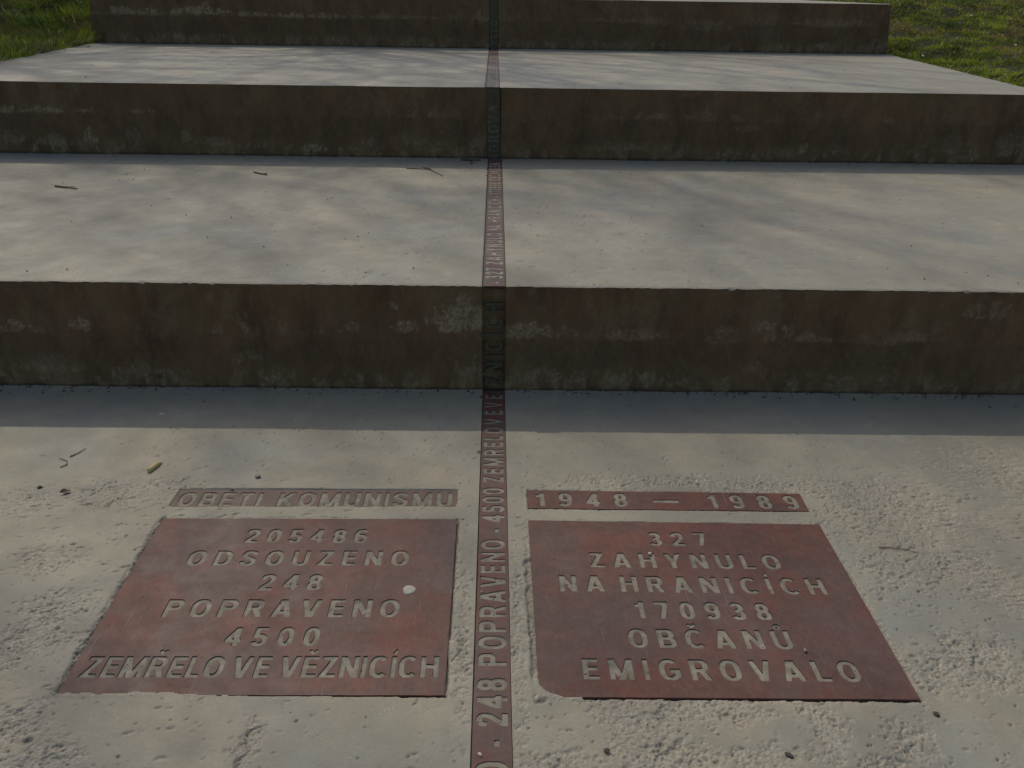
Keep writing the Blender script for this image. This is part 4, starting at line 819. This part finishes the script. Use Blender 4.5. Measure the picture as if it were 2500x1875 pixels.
# flattened pale gum spot on the left plaque
rg = np.random.default_rng(4); V = []; F_ = []
n = 40
for j, (rr, zz) in enumerate(((1, 0), (.97, .0012), (.86, .0024), (.5, .0030), (.2, .0031))):
    for k in range(n):
        a = 2 * np.pi * k / n; w = 1 + .05 * math.sin(3 * a + 1) + .03 * math.sin(7 * a)
        V.append((.0178 * rr * w * math.cos(a), .0188 * rr * w * math.sin(a), zz + (.0003 * math.sin(5 * a + j) if j > 1 else 0)))
for j in range(4):
    for k in range(n): F_.append((j * n + k, j * n + (k + 1) % n, (j + 1) * n + (k + 1) % n, (j + 1) * n + k))
F_.append(tuple(4 * n + k for k in range(n)))
tag(link('gum_spot', mesh_py('gum_spot', V, F_, True), M_GUM, loc=(-.228, 1.791, .0009)), 'round pale spot of flattened gum on the left plaque beside 248', 'gum')

# cigarette end with its torn paper, lying left of centre on the near step
root = link('cigarette_butt', None); root.location = (-1.156, 2.430, .006); root.rotation_euler = (0, 0, math.radians(68)); tag(root, 'yellow cigarette butt with torn end on the pale concrete above OBĚTI', 'cigarette end')
root.rotation_euler = (0, 0, math.atan2(.060, .020))
V, F_ = tube_mesh('filter', [(-.034, 0, .0015), (-.0335, 0, .0015), (-.01, 0.0005, .0018), (.012, 0, .002), (.016, 0, .0022)], [.0066, .0075, .0078, .0074, .0066], 14)
link('filter', mesh_py('filter', V, F_, True), M_PAPER, root)
V, F_ = tube_mesh('torn_paper', [(.016, 0, .002), (.022, .0015, .001), (.028, -.002, -.001), (.034, .002, -.003)], [.006, .0045, .0032, .0015], 9)
link('torn_paper', mesh_py('torn_paper', V, F_, True), M_WPAPER, root)

stone('pebble', 'white pebble lodged on the H of ZAHYNULO', 'pebble', .466, 1.949, .0006, .0052, M_PEB_L, 1)
stone('pebble', 'dark-sided pale pebble on concrete above KOMUNISMU', 'pebble', -.792, 2.370, 0, .0090, M_PEB_T, 2, (1.2, .9, .8))
stone('pebble', 'pale pebble standing on the right plaque above the LO of EMIGROVALO', 'pebble', .792, 1.553, .0006, .0042, M_PEB_T, 3, (1, 1, 1.1))
stone('pebble', 'small white pebble at the bottom of the strip, nearest the viewer', 'pebble', -.025, 1.250, .0006, .0042, M_PEB_L, 4, (1.3, .9, .7))
stone('pebble', 'pale pebble on the strip beside the A of POPRAVENO', 'pebble', -.028, 1.782, .0006, .0030, M_PEB_L, 5)
stone('pebble', 'dark lump stuck to the concrete at the left edge of the near step', 'pebble', -1.487, 2.306, -.004, .0075, M_PEB_D, 6, (1.1, 1, .7))
stone('pebble', 'small pale pebble near the grass on the second step, left end', 'pebble', -4.02, 8.86, Z2, .013, M_PEB_L, 7)
stone('pebble', 'white crumb in the blue shade of the first riser, left side', 'pebble', -1.273, 2.818, 0, .0068, M_PEB_L, 8, (1.5, .8, .5))
stone('pebble', 'dark pebble under the middle of the right plaque near the picture edge', 'pebble', .253, 1.258, -.002, .0055, M_PEB_D, 9, (1, 1.2, .7))
stone('pebble', 'black chip on concrete low right of the right plaque', 'pebble', .650, 1.243, -.002, .0060, M_PEB_D, 10, (1.5, .8, .6))
stone('pebble', 'dark chip right of the lower right plaque corner', 'pebble', 1.029, 1.352, -.001, .0060, M_PEB_D, 12, (1, 1, .8))

twig('short brown twig on the first tread up, far left', [([(-2.462, 4.683), (-2.39, 4.66), (-2.318, 4.627)], .008), ([(-2.40, 4.664), (-2.36, 4.69, .5)], .004)], Z1, M_DRY)
twig('short dark twig on the first tread up, left of the middle', [([(-1.478, 5.138), (-1.42, 5.085), (-1.37, 5.045)], .006), ([(-1.43, 5.09), (-1.375, 5.085, .5)], .004)], Z1, M_TWIG)
twig('long thin forked twig crossing the shadow edge below the second riser', [([(-.553, 5.297), (-.48, 5.285), (-.405, 5.272), (-.375, 5.215), (-.309, 5.07)], .0042), ([(-.449, 5.328), (-.405, 5.30), (-.395, 5.272)], .004)], Z1, M_TWIG)
twig('thick dark twig lying at the foot of the second riser beside the strip', [([(-.212, 5.595), (-.15, 5.58), (-.081, 5.585)], .0075), ([(-.147, 5.58), (-.145, 5.50), (-.14, 5.44)], .006)], Z1, M_TWIG)
twig('curved dry stem on the concrete right of the right plaque', [([(1.160, 1.978), (1.20, 1.976), (1.235, 1.968), (1.268, 1.950)], .0022)], .001, M_DRY)
twig('thin brown stem lying far left above the worn patch', [([(-1.476, 2.499), (-1.46, 2.525), (-1.446, 2.553)], .0028)], .001, M_DRY)
twig('small kinked stem just below the thin brown stem, far left', [([(-1.478, 2.428), (-1.463, 2.447), (-1.475, 2.47), (-1.508, 2.488)], .0026)], .001, M_DRY)
def leaf(label, x, y, z, s, rz, mat, cat='leaf'):
    V = []; F_ = []
    for i in range(7):
        t = i / 6; w = math.sin(math.pi * min(1, t * .95 + .04)) * .36
        for j in (-1, -.5, 0, .5, 1): V.append(((t - .5) * s, j * w * s, .12 * s * abs(j) + .10 * s * math.sin(t * 5) * j + .06 * s))
    for i in range(6):
        for j in range(4): F_.append((i * 5 + j, i * 5 + j + 1, i * 5 + j + 6, i * 5 + j + 5))
    o = link('dead_leaf', mesh_py('dead_leaf', V, F_, True), mat, loc=(x, y, z)); o.rotation_euler = (.1, .1, rz); tag(o, label, cat); return o
leaf('curled dark red leaf scrap on the worn left side of the near step', -1.389, 2.275, .002, .030, .6, M_LEAF)
leaf('brown leaf lying in the shaded grass left of the highest step', -4.95, 8.95, at_ground(-4.95, 8.95, .035), .09, 1.2, M_LEAF)
leaf('brown leaf at the top of the left grass bank', -5.9, 10.6, at_ground(-5.9, 10.6, .05), .11, 2.2, M_LEAF)

def daisy(label, x, y, first=[None]):
    root = link('daisy', None); root.location = (x, y, at_ground(x, y)); tag(root, label, 'flower', 'daisies in the turf')
    if first[0] is None:
        V = []; F_ = []
        for k in range(12):
            a = 2 * math.pi * k / 12; c, s = math.cos(a), math.sin(a); b = len(V)
            for (r_, w, z) in ((.003, .0015, .062), (.009, .003, .064), (.012, .0015, .062)):
                V += [(c * r_ - s * w, s * r_ + c * w, z), (c * r_ + s * w, s * r_ - c * w, z)]
            F_ += [(b, b + 1, b + 3, b + 2), (b + 2, b + 3, b + 5, b + 4)]
        pm = mesh_py('petals', V, F_); pm.materials.append(M_PETAL)
        V, F_ = tube_mesh('flower_centre', [(0, 0, .060), (0.0001, 0, .064), (.0002, 0, .067)], [.0045, .0055, .003], 8); ym = mesh_py('flower_centre', V, F_, True); ym.materials.append(M_YOLK)
        V, F_ = tube_mesh('stem', [(0, 0, -.01), (.002, 0.001, .03), (0, 0, .061)], [.0014] * 3, 5); st = mesh_py('stem', V, F_, True); st.materials.append(M_GRASS)
        a_ = st.color_attributes.new('tint', 'FLOAT_COLOR', 'POINT')
        for d_ in a_.data: d_.color = (.08, .13, .02, 1)
        first[0] = (pm, ym, st)
    for nm, me in zip(('petals', 'flower_centre', 'stem'), first[0]): link(nm, me, None, root)
    root.rotation_euler = (.5, -.2, 0)
daisy('white daisy in the turf closest to the corner of the highest step', 4.45, 9.05)
daisy('white daisy in the middle of the right turf bank', 5.85, 10.9)
daisy('white daisy high on the right turf bank near the picture edge', 6.9, 11.3)
daisy('white daisy low on the right turf bank by the picture edge', 5.45, 8.1)
daisy('tiny daisy between tufts on the right bank, left of the dry patch', 5.3, 8.9)

# loose grit: crumbs on plates and treads, too many and too small to single out
def grit(name, label, n, mat, area, smin, smax, seed):
    rg = np.random.default_rng(seed); ico = np.array([(1, 0, 0), (-1, 0, 0), (0, 1, 0), (0, -1, 0), (0, 0, 1), (0, 0, -.5)], float)
    tri = np.array([(0, 2, 4), (2, 1, 4), (1, 3, 4), (3, 0, 4), (2, 0, 5), (1, 2, 5), (3, 1, 5), (0, 3, 5)])
    P_ = area(rg, n); s = rg.uniform(smin, smax, n) ** 1.0
    V = ico[None] * s[:, None, None] * rg.uniform(.5, 1.3, (n, 6, 1)); a = rg.uniform(0, 6.28, n)
    c, s_ = np.cos(a)[:, None], np.sin(a)[:, None]
    V = np.stack([V[..., 0] * c - V[..., 1] * s_, V[..., 0] * s_ + V[..., 1] * c, V[..., 2] * .8 + .4 * s[:, None]], -1) + P_[:, None]
    F_ = (tri[None] + np.arange(n)[:, None, None] * 6).reshape(-1, 3)
    tag(link(name, quad_arrays(name, V.reshape(-1, 3), F_), mat), label, kind='stuff')
def on_plates(rg, n):
    x = np.where(rg.random(n) < .5, rg.uniform(-1.0, -.12, n), rg.uniform(.13, 1.0, n)); y = rg.uniform(1.43, 2.1, n); return np.stack([x, y, np.full(n, .0008)], 1)
def on_near(rg, n):
    x = rg.uniform(-1.9, 2.1, n); y = 1.16 + 1.86 * rg.random(n); return np.stack([x, y, np.full(n, -.0006)], 1)
def on_up(rg, n):
    k = rg.random(n) < .6; x = rg.uniform(-3.4, 3.5, n); y = np.where(k, rg.uniform(3.1, 5.6, n), rg.uniform(5.75, 9.3, n)); return np.stack([x, y, np.where(k, Z1, Z2)], 1)
def at_feet(rg, n):
    k = rg.integers(0, 3, n); x = rg.uniform(-3.6, 3.6, n) * np.array([.62, .95, 1.1])[k]; d = .004 + rg.exponential(.02, n)
    y = np.where(k == 0, yr1(x), np.where(k == 1, yr2(x), yr3(x))) - d; return np.stack([x, y, np.array([0, Z1, Z2])[k] + .001], 1)
grit('grit', 'sandy grit scattered over the red-brown plaques', 190, M_PEB_T, on_plates, .0009, .0024, 31)
grit('grit', 'dark crumbs scattered over the near step', 420, M_PEB_D, on_near, .0008, .0024, 32)
grit('grit', 'dark crumbs scattered over the upper treads', 300, M_PEB_D, on_up, .0018, .0055, 33)
grit('litter', 'dark crumbs and leaf litter gathered at the feet of the risers', 900, M_TWIG, at_feet, .002, .006, 34)
grit('litter', 'pale crumbs gathered at the feet of the risers', 160, M_PEB_L, at_feet, .002, .0045, 35)
